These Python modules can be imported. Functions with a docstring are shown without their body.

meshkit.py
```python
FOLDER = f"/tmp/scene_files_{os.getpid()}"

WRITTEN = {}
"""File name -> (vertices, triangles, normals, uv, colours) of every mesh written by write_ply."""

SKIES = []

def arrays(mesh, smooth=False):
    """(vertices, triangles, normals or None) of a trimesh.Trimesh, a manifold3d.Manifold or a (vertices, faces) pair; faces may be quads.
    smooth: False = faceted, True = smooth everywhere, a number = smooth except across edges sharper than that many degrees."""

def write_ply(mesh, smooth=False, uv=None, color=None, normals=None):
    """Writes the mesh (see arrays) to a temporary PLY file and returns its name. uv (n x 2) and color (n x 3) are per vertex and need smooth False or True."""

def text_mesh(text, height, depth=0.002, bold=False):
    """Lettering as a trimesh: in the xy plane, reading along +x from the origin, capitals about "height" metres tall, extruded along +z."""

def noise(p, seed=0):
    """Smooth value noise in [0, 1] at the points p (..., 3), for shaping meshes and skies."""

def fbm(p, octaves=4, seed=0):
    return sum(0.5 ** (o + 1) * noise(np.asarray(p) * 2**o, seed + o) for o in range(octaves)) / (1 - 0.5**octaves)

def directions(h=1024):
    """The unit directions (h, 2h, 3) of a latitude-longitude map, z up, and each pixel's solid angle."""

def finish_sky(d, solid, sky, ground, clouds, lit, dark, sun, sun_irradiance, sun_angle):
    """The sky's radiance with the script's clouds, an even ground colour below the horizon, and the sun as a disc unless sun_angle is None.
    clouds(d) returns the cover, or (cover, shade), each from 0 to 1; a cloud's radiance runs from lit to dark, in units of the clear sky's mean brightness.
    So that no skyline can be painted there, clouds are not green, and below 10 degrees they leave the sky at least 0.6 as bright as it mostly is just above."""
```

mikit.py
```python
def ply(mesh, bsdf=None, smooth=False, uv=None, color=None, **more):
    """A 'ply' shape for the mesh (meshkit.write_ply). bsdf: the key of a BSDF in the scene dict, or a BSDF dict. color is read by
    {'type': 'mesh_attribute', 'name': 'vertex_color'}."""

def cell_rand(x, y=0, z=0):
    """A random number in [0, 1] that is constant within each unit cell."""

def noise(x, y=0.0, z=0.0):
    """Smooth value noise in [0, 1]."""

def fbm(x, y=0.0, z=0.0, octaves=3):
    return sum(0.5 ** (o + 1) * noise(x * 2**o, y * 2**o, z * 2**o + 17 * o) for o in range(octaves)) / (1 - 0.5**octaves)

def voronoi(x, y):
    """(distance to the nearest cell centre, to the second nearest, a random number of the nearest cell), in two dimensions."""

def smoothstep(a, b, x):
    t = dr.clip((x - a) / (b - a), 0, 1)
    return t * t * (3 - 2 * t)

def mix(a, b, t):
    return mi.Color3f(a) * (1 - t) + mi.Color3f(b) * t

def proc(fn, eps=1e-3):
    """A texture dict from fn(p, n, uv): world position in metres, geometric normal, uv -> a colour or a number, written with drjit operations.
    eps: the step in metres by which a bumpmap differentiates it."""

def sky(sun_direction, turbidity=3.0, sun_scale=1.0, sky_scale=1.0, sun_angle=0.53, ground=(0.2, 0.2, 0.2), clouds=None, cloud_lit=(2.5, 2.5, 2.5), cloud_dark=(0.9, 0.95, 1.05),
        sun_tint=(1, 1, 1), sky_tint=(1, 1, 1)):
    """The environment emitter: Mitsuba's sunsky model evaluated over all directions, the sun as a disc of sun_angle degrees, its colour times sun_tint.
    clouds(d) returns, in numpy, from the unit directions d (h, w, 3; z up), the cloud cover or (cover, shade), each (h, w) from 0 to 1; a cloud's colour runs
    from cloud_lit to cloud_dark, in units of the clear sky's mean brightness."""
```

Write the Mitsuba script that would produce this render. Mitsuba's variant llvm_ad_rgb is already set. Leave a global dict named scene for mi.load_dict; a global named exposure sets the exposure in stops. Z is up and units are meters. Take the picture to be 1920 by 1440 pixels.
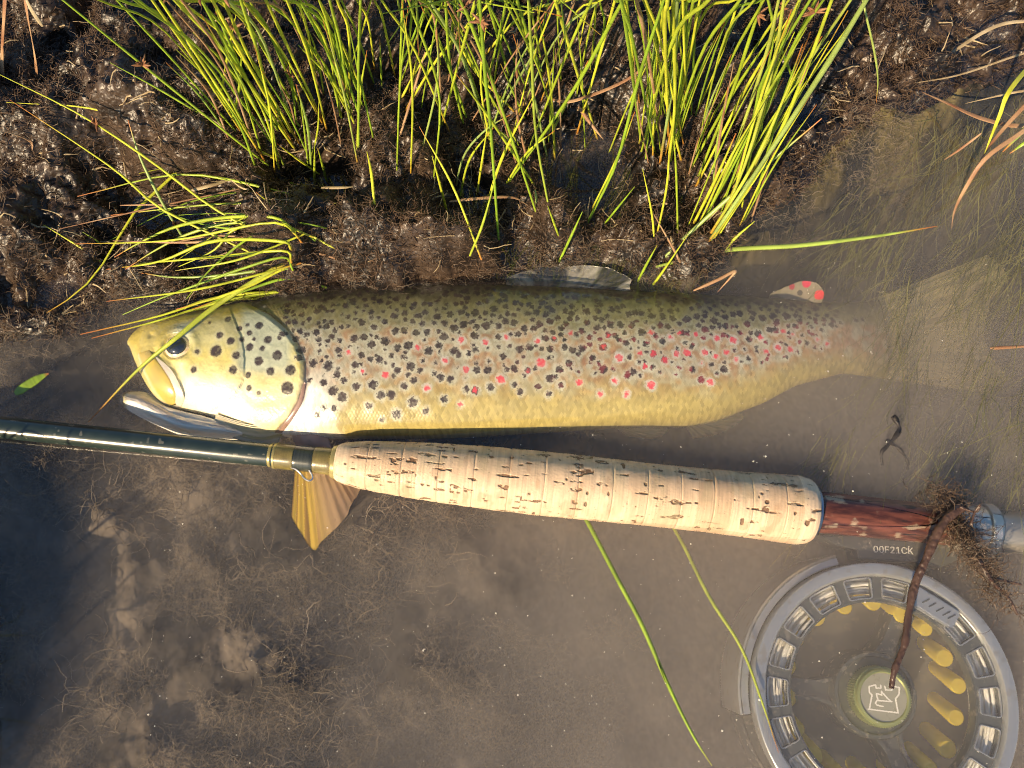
import math
import numpy as np, trimesh, drjit as dr, mitsuba as mi, mikit, meshkit
from mikit import noise, fbm, voronoi, smoothstep, mix, proc, cell_rand
from shapely.geometry import Polygon, Point, LineString
from shapely import affinity
from shapely.ops import unary_union

scene, labels = {}, {}
T = mi.ScalarTransform4f
rng = np.random.default_rng(7)

# ------------------------------------------------------------------ camera, sky, exposure
FOV, DIST, TILT = 62.0, 0.30, math.radians(15.0)
CAM = np.array([0.0, -DIST * math.sin(TILT), DIST * math.cos(TILT)])
FWD = -CAM / DIST
RIGHT = np.array([1.0, 0, 0])
UP = np.cross(RIGHT, FWD)
scene['camera'] = {'type': 'perspective', 'fov': FOV, 'fov_axis': 'x', 'near_clip': 0.005, 'far_clip': 400.0,
                   'to_world': T().look_at(origin=CAM.tolist(), target=[0, 0, 0], up=[0, 1, 0])}
SUN = np.array([-0.50, -0.72, 0.54])
scene['sky_light'] = mikit.sky(SUN.tolist(), turbidity=3, sky_scale=0.75, sun_tint=(1.0, 0.965, 0.90))
exposure = 2.55

# ------------------------------------------------------------------ helpers
def at(px, py, z=0.0):
    """The point at height z that a place in the 1920 x 1440 photograph shows."""
    f = 960 / math.tan(math.radians(FOV / 2))
    px, py, z = np.broadcast_arrays(np.asarray(px, float), np.asarray(py, float), np.asarray(z, float))
    d = FWD + RIGHT * ((px - 960) / f)[..., None] - UP * ((py - 720) / f)[..., None]
    return CAM + d * ((z - CAM[2]) / d[..., 2])[..., None]

def add(key, mesh, bsdf, label=None, category=None, group=None, kind=None, smooth=40, **kw):
    k, n = key, 0
    while k in scene:
        n += 1; k = f'{key}_{n:03d}'
    scene[k] = mikit.ply(mesh, bsdf, smooth=smooth, **kw)
    tag(k, label, category, group, kind)
    return k

def tag(k, label=None, category=None, group=None, kind=None):
    d = {n: v for n, v in (('label', label), ('category', category), ('group', group), ('kind', kind)) if v}
    if d: labels[k] = d

def cat(parts):
    vs, fs, n = [], [], 0
    for v, f in parts:
        vs.append(v); fs.append(np.asarray(f) + n); n += len(v)
    return np.vstack(vs), np.vstack(fs)

def vf(m): return np.array(m.vertices), np.array(m.faces)

def smooth_path(pts, n):
    """Catmull-Rom through the points."""
    p = np.asarray(pts, float)
    if len(p) == 2: return p[0] + (p[1] - p[0]) * np.linspace(0, 1, n)[:, None]
    q = np.vstack([2 * p[0] - p[1], p, 2 * p[-1] - p[-2]])
    t = np.linspace(0, len(p) - 1 - 1e-9, n); i = t.astype(int); u = (t - i)[:, None]
    a, b, c, d = q[i], q[i + 1], q[i + 2], q[i + 3]
    return 0.5 * (2 * b + (c - a) * u + (2 * a - 5 * b + 4 * c - d) * u**2 + (3 * b - a - 3 * c + d) * u**3)

def tube(pts, rad, sides=6, flat=1.0, cap=True):
    p = np.asarray(pts, float); n = len(p)
    rad = np.broadcast_to(rad, (n,))
    t = np.gradient(p, axis=0); t /= np.linalg.norm(t, axis=1, keepdims=True) + 1e-12
    ref = np.array([0, 0, 1.0]) if abs(t[:, 2]).mean() < 0.85 else np.array([1.0, 0.3, 0])
    a = np.cross(t, ref); a /= np.linalg.norm(a, axis=1, keepdims=True) + 1e-12
    b = np.cross(a, t)
    g = np.arange(sides) * 2 * np.pi / sides
    v = p[:, None] + rad[:, None, None] * (np.cos(g)[None, :, None] * a[:, None] + flat * np.sin(g)[None, :, None] * b[:, None])
    i, j = np.meshgrid(np.arange(n - 1), np.arange(sides), indexing='ij'); j2 = (j + 1) % sides
    f = np.vstack([np.stack([i * sides + j, (i + 1) * sides + j2, i * sides + j2], -1).reshape(-1, 3),
                   np.stack([i * sides + j, (i + 1) * sides + j, (i + 1) * sides + j2], -1).reshape(-1, 3)])
    v = v.reshape(-1, 3)
    uv = np.stack([np.tile(np.arange(sides) / sides, n), np.repeat(np.linspace(0, 1, n), sides)], 1)
    if cap:
        v = np.vstack([v, p[:1], p[-1:]]); uv = np.vstack([uv, [[0, 0], [0, 1]]])
        k = np.arange(sides); k2 = (k + 1) % sides; e = n * sides
        f = np.vstack([f, np.stack([k, k2, k * 0 + e], 1), np.stack([(n - 1) * sides + k2, (n - 1) * sides + k, k * 0 + e + 1], 1)])
    return v, f, uv

def strands(base, direc, length, radius, segs=4, wob=0.35, seed=0, lift=0.0):
    """Many thin three-sided hairs as ONE mesh. base (n,3), direc (n,3) unit."""
    r = np.random.default_rng(seed); n = len(base); m = segs + 1
    p = np.zeros((n, m, 3)); p[:, 0] = base; d = direc.copy()
    st = (np.asarray(length) / segs)[:, None]
    for s in range(segs):
        d = d + r.normal(0, wob, (n, 3)); d[:, 2] += lift; d /= np.linalg.norm(d, axis=1, keepdims=True)
        p[:, s + 1] = p[:, s] + d * st
    t = np.gradient(p, axis=1); t /= np.linalg.norm(t, axis=2, keepdims=True) + 1e-12
    a = np.cross(t, r.normal(0, 1, (n, 1, 3))); a /= np.linalg.norm(a, axis=2, keepdims=True) + 1e-12
    b = np.cross(t, a)
    g = np.arange(3) * 2 * np.pi / 3
    taper = np.linspace(1, 0.4, m)[None, :, None, None]
    v = p[:, :, None] + np.broadcast_to(radius, (n,))[:, None, None, None] * taper * (np.cos(g)[None, None, :, None] * a[:, :, None] + np.sin(g)[None, None, :, None] * b[:, :, None])
    i, j = np.meshgrid(np.arange(segs), np.arange(3), indexing='ij'); j2 = (j + 1) % 3
    q = np.concatenate([np.stack([i * 3 + j, i * 3 + j2, (i + 1) * 3 + j2], -1).reshape(-1, 3), np.stack([i * 3 + j, (i + 1) * 3 + j2, (i + 1) * 3 + j], -1).reshape(-1, 3)])
    f = (q[None] + (np.arange(n) * m * 3)[:, None, None]).reshape(-1, 3)
    return v.reshape(-1, 3), f

def lathe(profile, n=64):
    """Profile [(radius, height)...] turned about z."""
    m = trimesh.creation.revolve(np.asarray(profile, float), sections=n)
    return vf(m)

def extrude(shape, z0, z1):
    out = []
    for g in getattr(shape, 'geoms', [shape]):
        m = trimesh.creation.extrude_polygon(g, z1 - z0, engine='earcut'); m.apply_translation([0, 0, z0]); out.append(vf(m))
    return cat(out)

# ------------------------------------------------------------------ materials
def princ(color, rough=0.5, spec=0.5, metal=0.0, **kw):
    c = {'type': 'rgb', 'value': list(color)} if isinstance(color, (tuple, list)) else proc(color)
    r = rough if isinstance(rough, float) else proc(rough)
    return {'type': 'twosided', 'bsdf': {'type': 'principled', 'base_color': c, 'roughness': r, 'specular': spec, 'metallic': metal, **kw}}

def bump(inner, fn, scale=1.0, eps=2e-4):
    b = inner['bsdf'] if inner['type'] == 'twosided' else inner
    return {'type': 'twosided', 'bsdf': {'type': 'bumpmap', 'arbitrary': proc(fn, eps), 'scale': scale, 'bsdf': b}}

def mud_col(p, n, uv):
    a = fbm(p.x * 60, p.y * 60, p.z * 60, 3); b = noise(p.x * 900, p.y * 900, p.z * 900)
    c = mix((0.007, 0.005, 0.004), (0.056, 0.037, 0.025), smoothstep(0.35, 0.7, a))
    c = mix(c, (0.14, 0.095, 0.065), smoothstep(0.68, 0.9, b) * 0.6)
    far = smoothstep(0.5, 1.5, dr.sqrt(p.x * p.x + p.y * p.y))
    return mix(c, (0.06, 0.075, 0.025), far * 0.7)
scene['wet_mud'] = bump(princ(mud_col, 0.40, 0.5), lambda p, n, uv: 0.0005 * fbm(p.x * 700, p.y * 700, p.z * 700, 2), 1.0)

def bed_col(p, n, uv):
    a = fbm(p.x * 45, p.y * 45, 3.0, 4); b = fbm(p.x * 330 + 60 * p.y, p.y * 210, 1.0, 4)
    c = mix((0.030, 0.026, 0.022), (0.145, 0.12, 0.095), smoothstep(0.32, 0.72, a))
    weed = smoothstep(.03, .09, p.x) * smoothstep(.0, .03, p.y)
    c = mix(c, mix((0.008, 0.010, 0.009), (0.13, 0.105, 0.04), smoothstep(.35, .65, fbm(p.x * 90, p.y * 60, 7, 3))), weed * .85)
    return mix(c * 0.5, c * 1.35, b)
scene['silt'] = bump(princ(bed_col, 0.8, 0.2), lambda p, n, uv: 0.0016 * fbm(p.x * 320, p.y * 320, p.z * 320, 3), 1.0)
scene['fibre'] = princ(lambda p, n, uv: mix((0.030, 0.018, 0.011), (0.17, 0.11, 0.07), fbm(p.x * 160, p.y * 160, p.z * 160, 2)), 0.38, 0.5)
scene['algae_brown'] = princ(lambda p, n, uv: mix((0.12, 0.095, 0.07), (0.30, 0.245, 0.185), noise(p.x * 120, p.y * 120)), 0.8, 0.2)
scene['algae_green'] = princ(lambda p, n, uv: mix((0.10, 0.095, 0.03), (0.26, 0.25, 0.11), noise(p.x * 160, p.y * 160)), 0.7, 0.3)

def stem_col(p, n, uv):
    s = uv.x; v = uv.y
    k = cell_rand(s * 977.0, 1); k2 = cell_rand(s * 977.0, 2)
    c = mix((0.20, 0.32, 0.025), (0.54, 0.54, 0.04), k * k * .5 + k * .5)
    c = mix(c, (0.25, 0.34, 0.10), smoothstep(0.8, 1.0, k2))
    blotch = noise(v * 22, k * 50); c = c * (0.75 + 0.5 * blotch)
    tip = smoothstep(0.86 - 0.06 * k2, 0.99, v)
    c = mix(c, (0.42, 0.14, 0.035), tip * smoothstep(0.35, 0.5, k2))
    base = 1 - smoothstep(0.0, 0.16, v)
    return mix(c, (0.40, 0.17, 0.03), base * smoothstep(0.55, 0.75, k))
scene['rush_green'] = princ(stem_col, 0.38, 0.5)
scene['dry_stem'] = princ(lambda p, n, uv: mix((0.19, 0.075, 0.035), (0.44, 0.30, 0.17), noise(p.x * 150, p.y * 150, p.z * 150)), 0.5, 0.4)
scene['straw'] = princ(lambda p, n, uv: mix((0.26, 0.19, 0.10), (0.52, 0.42, 0.26), noise(p.x * 300, p.y * 300)), 0.5, 0.4)
scene['flower_brown'] = princ(lambda p, n, uv: mix((0.13, 0.05, 0.025), (0.34, 0.17, 0.08), noise(p.x * 900, p.y * 900, p.z * 900)), 0.5, 0.4)
scene['water_surface'] = {'type': 'thindielectric', 'int_ior': 1.33, 'ext_ior': 1.0}
# silt stirred up in the water: thin at the lower left and over the shelf at the upper right, thick under the rod and round the tail
NG = 240; gx = np.linspace(-.6, .6, NG); HX, HY = np.meshgrid(gx, gx); HP = np.stack([HX, HY, HX * 0], -1)
sg = lambda a, b, x: (lambda t: t * t * (3 - 2 * t))(np.clip((x - a) / (b - a), 0, 1))
dens = 15 + 24 * sg(-.10, .05, HX) * sg(.045, .0, HY) * (1 - .25 * sg(.0, -.09, HY)) - 4 * sg(.06, .11, HX) * sg(.03, .06, HY)
dens = dens * (.62 + .76 * meshkit.fbm(HP * [26, 34, 0] + 1.5 * meshkit.fbm(HP * 40, 2, 8)[..., None], 3, 51))
dens = dens + 9 * np.exp(-((HX - .150) / .035) ** 2 - ((HY - .018) / .035) ** 2)
dens = dens * (1 - .45 * np.exp(-(((HX - .128) / .050) ** 2 + ((HY + .112) / .050) ** 2) ** 2))      # clearer over the reel
scene['murk'] = {'type': 'heterogeneous', 'albedo': {'type': 'rgb', 'value': [0.635, 0.592, 0.55]}, 'scale': 1.0,
                 'sigma_t': {'type': 'gridvolume', 'grid': mi.VolumeGrid(np.ascontiguousarray(np.repeat(dens[None], 2, 0)[..., None].astype(np.float32))), 'use_grid_bbox': False, 'raw': True,
                             'to_world': T().translate([-.6, -.6, -.65]).scale([1.2, 1.2, .70])}}

# ------------------------------------------------------------------ ground: stream bed and muddy bank
EDGE_PX = [(-600, 640), (-200, 640), (0, 612), (120, 592), (200, 540), (330, 560), (480, 562), (560, 556), (650, 534), (760, 536), (900, 522), (960, 488),
           (1100, 484), (1190, 488), (1250, 500), (1330, 500), (1380, 440), (1450, 370), (1560, 265), (1700, 190), (1850, 140), (1950, 90), (2400, -120)]
E = at(*np.array(EDGE_PX).T)
def edge_y(x): return np.interp(x, E[:, 0], E[:, 1])
def ss(a, b, x):
    t = np.clip((x - a) / (b - a), 0, 1); return t * t * (3 - 2 * t)
MOUNDS = []   # (x, y, radius x, radius y, height)
for px, py, rx, ry, h in [(640, 455, 150, 60, .012), (520, 480, 60, 60, .008), (780, 470, 110, 55, .010), (860, 480, 60, 45, .007), (1060, 460, 70, 45, .006), (1190, 455, 70, 50, .004),
                          (330, 235, 170, 90, .010), (120, 470, 110, 60, .006), (50, 280, 110, 90, .012), (1290, 470, 70, 40, .004),
                          (330, 400, 150, 60, -.011), (1130, 320, 100, 110, -.018), (1000, 470, 60, 30, -.008), (590, 350, 70, 35, -.008), (930, 250, 60, 60, -.008), (760, 330, 120, 70, .006), (1350, 150, 170, 140, .004),
                          (90, 540, 110, 60, -.004), (860, 330, 60, 80, -.008)]:
    c = at(px, py); MOUNDS.append((c[0], c[1], rx * .00019, ry * .00019, h * 1.35))
def ground_z(x, y, fine=True):
    x, y = np.asarray(x, float), np.asarray(y, float)
    wob = (meshkit.fbm(np.stack([x * 38, y * 38, x * 0], -1), 3, 5) - .5) * .014
    d = y - edge_y(x) + wob
    p = np.stack([x, y, x * 0], -1)
    bed = -.021 - .022 * ss(-.02, .13, x) - .012 * ss(.04, .16, x) + .0105 * ss(.03, -.10, x) * ss(-.008, -.03, y)
    bed = bed + (meshkit.fbm(p * 42, 3, 1) - .5) * .022 + (meshkit.fbm(p * 130, 3, 6) - .5) * .007
    slope = ss(-.020, .0, d)
    # a shelf of shallow water to the upper right
    shelf = ss(.055, .12, x) * ss(-.06, -.005, d)
    bed = bed * (1 - .86 * shelf)
    bank = .0065 * ss(-.002, .008, d) + .012 * ss(.0, .10, d) + .02 * ss(.1, .4, d)
    bank = bank * (1 - .65 * ss(.05, .12, x))
    for mx, my, rx, ry, h in MOUNDS:
        bank = bank + h * np.exp(-((x - mx) / rx) ** 2 - ((y - my) / ry) ** 2) * ss(-.006, .004, d)
    bank = bank + ((meshkit.fbm(p * 62, 3, 2) - .5) * .030 + (meshkit.fbm(p * 230, 3, 3) - .5) * .0045 * (1 - .4 * ss(.05, .12, x))) * ss(-.008, .004, d)
    z = bed * (1 - slope) + bank * slope
    if fine: z = z + (meshkit.fbm(p * 620, 2, 4) - .5) * (.0011 + .0028 * ss(-.004, .004, d))
    r = np.hypot(x, y)
    return z + ss(2.0, 5.0, r) * .25, d

ax = np.concatenate([-np.geomspace(60, .34, 30), np.arange(-.32, .3201, .00085), np.geomspace(.34, 60, 30)])
ay = np.concatenate([-np.geomspace(60, .26, 30), np.arange(-.24, .02, .0013), np.arange(.02, .2601, .00085), np.geomspace(.275, 60, 30)])
GX, GY = np.meshgrid(ax, ay, indexing='ij')
GZ, GD = ground_z(GX, GY)
nx_, ny_ = GX.shape
gv = np.stack([GX, GY, GZ], -1).reshape(-1, 3)
ii, jj = np.meshgrid(np.arange(nx_ - 1), np.arange(ny_ - 1), indexing='ij')
q = np.stack([ii * ny_ + jj, (ii + 1) * ny_ + jj, (ii + 1) * ny_ + jj + 1, ii * ny_ + jj + 1], -1).reshape(-1, 4)
fd = GD.reshape(-1)[q].mean(1) + (meshkit.fbm(gv[q[:, 0]] * 120, 2, 9) - .5) * .008
for nm, sel, mat in (('stream_bed', fd < -.003, 'silt'), ('bank', fd >= -.003, 'wet_mud')):
    qq = q[sel]; used, inv = np.unique(qq, return_inverse=True)
    add(nm, (gv[used], inv.reshape(-1, 4)), mat, kind='structure', smooth=True,
        label={'stream_bed': 'silty brown stream bed under the murky water', 'bank': 'wet dark peaty bank along the top of the picture'}[nm])


# ------------------------------------------------------------------ the trout, lying on its right side
ST = np.array([245, 262, 300, 350, 450, 600, 800, 1000, 1200, 1350, 1450, 1550, 1645.])
ZC = np.array([-.0035, -.0035, -.0038, -.004, -.0042, -.0045, -.005, -.0062, -.0082, -.0102, -.0120, -.0148, -.0190])
HB = np.array([.0012, .0048, .0085, .0112, .0136, .0148, .0152, .0147, .0130, .0106, .0086, .0062, .0036])
DORS = np.array([(245, 641), (248, 634), (254, 626), (264, 617), (280, 607), (300, 600), (350, 591), (400, 583), (450, 574), (500, 565), (550, 556), (620, 548), (700, 542), (800, 539), (900, 538), (1000, 541),
                 (1100, 545), (1200, 550), (1346, 556), (1462, 562), (1550, 569), (1608, 568), (1645, 562)], float)
VENT = np.array([(245, 650), (249, 660), (256, 678), (268, 705), (285, 735), (305, 757), (330, 765), (370, 773), (420, 786), (460, 802), (500, 815), (560, 820), (640, 822), (800, 822), (900, 818), (1000, 811),
                 (1100, 805), (1200, 800), (1287, 800), (1346, 788), (1433, 755), (1492, 723), (1579, 700), (1608, 704), (1645, 708)], float)
PX = np.linspace(245, 1645, 900)
zc_px = np.interp(PX, ST, ZC)
Dp = at(PX, np.interp(PX, DORS[:, 0], DORS[:, 1]), zc_px); Vp = at(PX, np.interp(PX, VENT[:, 0], VENT[:, 1]), zc_px)
fx = np.linspace(Dp[0, 0] + 1e-5, Dp[-1, 0], 760)
f_d = np.interp(fx, Dp[:, 0], Dp[:, 1]); f_v = np.interp(fx, Vp[:, 0], Vp[:, 1])
f_zc = np.interp(fx, Dp[:, 0], zc_px); f_b = np.interp(fx, Dp[:, 0], np.interp(PX, ST, HB))
def sm1(y, k):
    w = np.hanning(k + 2)[1:-1]; w /= w.sum(); return np.convolve(np.pad(y, k // 2, mode='edge'), w, 'valid')
f_b, f_zc = sm1(f_b, 41), sm1(f_zc, 41); f_d[10:] = sm1(f_d, 15)[10:]; f_v[20:] = sm1(f_v, 15)[20:]
def flank(x, y):
    """Height of the upper flank above the point (x, y), without its relief."""
    d, v, zc, hb = (np.interp(x, fx, k) for k in (f_d, f_v, f_zc, f_b))
    w = np.clip(np.abs((y - (d + v) / 2) / ((d - v) / 2)), 0, 1)
    return zc + hb * (1 - w ** 2.3) ** (1 / 2.3)
def on_fish(px, py):
    """The place on the flank that shows at a place in the photograph."""
    z = np.full(np.shape(px), .006)
    for _ in range(8):
        P = at(px, py, z); z = flank(P[..., 0], P[..., 1])
    P[..., 2] = z; return P

def curve_on_fish(pts):
    a = np.array(pts, float); return on_fish(a[:, 0], a[:, 1])[:, :2]
GILL = curve_on_fish([(470, 572), (505, 590), (535, 615), (558, 645), (571, 680), (572, 715), (560, 752), (542, 783), (520, 812)])
PREO = curve_on_fish([(440, 600), (452, 630), (458, 660), (459, 690), (455, 715), (444, 735), (424, 755), (405, 765)])
SUBO = curve_on_fish([(455, 718), (462, 740), (478, 757), (510, 754), (550, 742)])
MAXG = curve_on_fish([(292, 662), (322, 680), (338, 705), (345, 735), (336, 765)])
ORB = on_fish(np.array([331.]), np.array([648.]))[0]
def dist_curve(c, x, y):
    """Distance to the polyline, and its side (+ towards the head)."""
    best = np.full(np.shape(x), 9.0); side = np.zeros(np.shape(x))
    for a, b in zip(c[:-1], c[1:]):
        e = b - a; t = np.clip(((x - a[0]) * e[0] + (y - a[1]) * e[1]) / (e @ e), 0, 1)
        dx, dy = x - a[0] - t * e[0], y - a[1] - t * e[1]; d = np.hypot(dx, dy)
        s = np.sign(e[0] * dy - e[1] * dx); m = d < best
        best = np.where(m, d, best); side = np.where(m, s, side)
    return best, side
nph = 230
ph = np.concatenate([np.linspace(0, np.pi, 180, endpoint=False), np.linspace(np.pi, 2 * np.pi, nph - 180, endpoint=False)])
cs, sn = np.cos(ph), np.sin(ph); ex = 2 / 2.3
A = (f_d - f_v) / 2; Yc = (f_d + f_v) / 2
Y = Yc[:, None] + A[:, None] * np.sign(cs) * np.abs(cs) ** ex
Z = f_zc[:, None] + f_b[:, None] * np.sign(sn) * np.abs(sn) ** ex
X = np.repeat(fx[:, None], nph, 1)
up = ss(0.05, .4, sn)[None, :] * np.ones_like(X)
d, s = dist_curve(GILL, X, Y); ahead = s < 0
rel = np.where(ahead, .0011 * np.exp(-d / .011) * ss(0, .0018, d), -.0006 * np.exp(-(d / .0022) ** 2))
d, s = dist_curve(PREO, X, Y)
rel = rel - 0.00045 * np.exp(-(d / .0016) ** 2) + np.where(s < 0, .0005 * np.exp(-d / .006), 0)
d, _ = dist_curve(SUBO, X, Y); rel = rel - .0003 * np.exp(-(d / .0014) ** 2)
d, s = dist_curve(MAXG, X, Y); rel = rel - .0012 * np.exp(-(d / .0016) ** 2)
de = np.hypot((X - ORB[0]) / 1.12, Y - ORB[1])
rel = rel - .0018 * (1 - ss(.0036, .0052, de)) + .0005 * np.exp(-((de - .0062) / .0013) ** 2)
nos = on_fish(np.array([283.]), np.array([628.]))[0]
rel = rel - .0007 * np.exp(-((X - nos[0]) ** 2 + (Y - nos[1]) ** 2) / .0011 ** 2)
rel = rel + (meshkit.fbm(np.stack([X * 150, Y * 150, X * 0], -1), 2, 3) - .5) * .0006
Z = Z + rel * up
vv = (Y - f_v[:, None]) / (f_d - f_v)[:, None]
FV = np.stack([X, Y, Z], -1).reshape(-1, 3)
ii, jj = np.meshgrid(np.arange(len(fx) - 1), np.arange(nph), indexing='ij'); j2 = (jj + 1) % nph
FF = np.stack([ii * nph + jj, ii * nph + j2, (ii + 1) * nph + j2, (ii + 1) * nph + jj], -1).reshape(-1, 4)
uvf = np.stack([(X - fx[0]) / (fx[-1] - fx[0]), vv], -1).reshape(-1, 2)
capc = np.array([[fx[0] - .0006, Yc[0], f_zc[0]], [fx[-1], Yc[-1], f_zc[-1]]])
k = np.arange(nph); n0 = len(FV); last = (len(fx) - 1) * nph
caps = np.vstack([np.stack([k, k * 0 + n0, (k + 1) % nph, (k + 1) % nph], 1), np.stack([last + k, last + (k + 1) % nph, k * 0 + n0 + 1, k * 0 + n0 + 1], 1)])
FV = np.vstack([FV, capc]); FF = np.vstack([FF, caps]); uvf = np.vstack([uvf, [[0, .5], [1, .5]]])
FTRI = np.vstack([FF[:, [0, 1, 2]], FF[:, [0, 2, 3]]])
FTRI = FTRI[(FTRI[:, 0] != FTRI[:, 1]) & (FTRI[:, 1] != FTRI[:, 2]) & (FTRI[:, 0] != FTRI[:, 2])]

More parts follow.
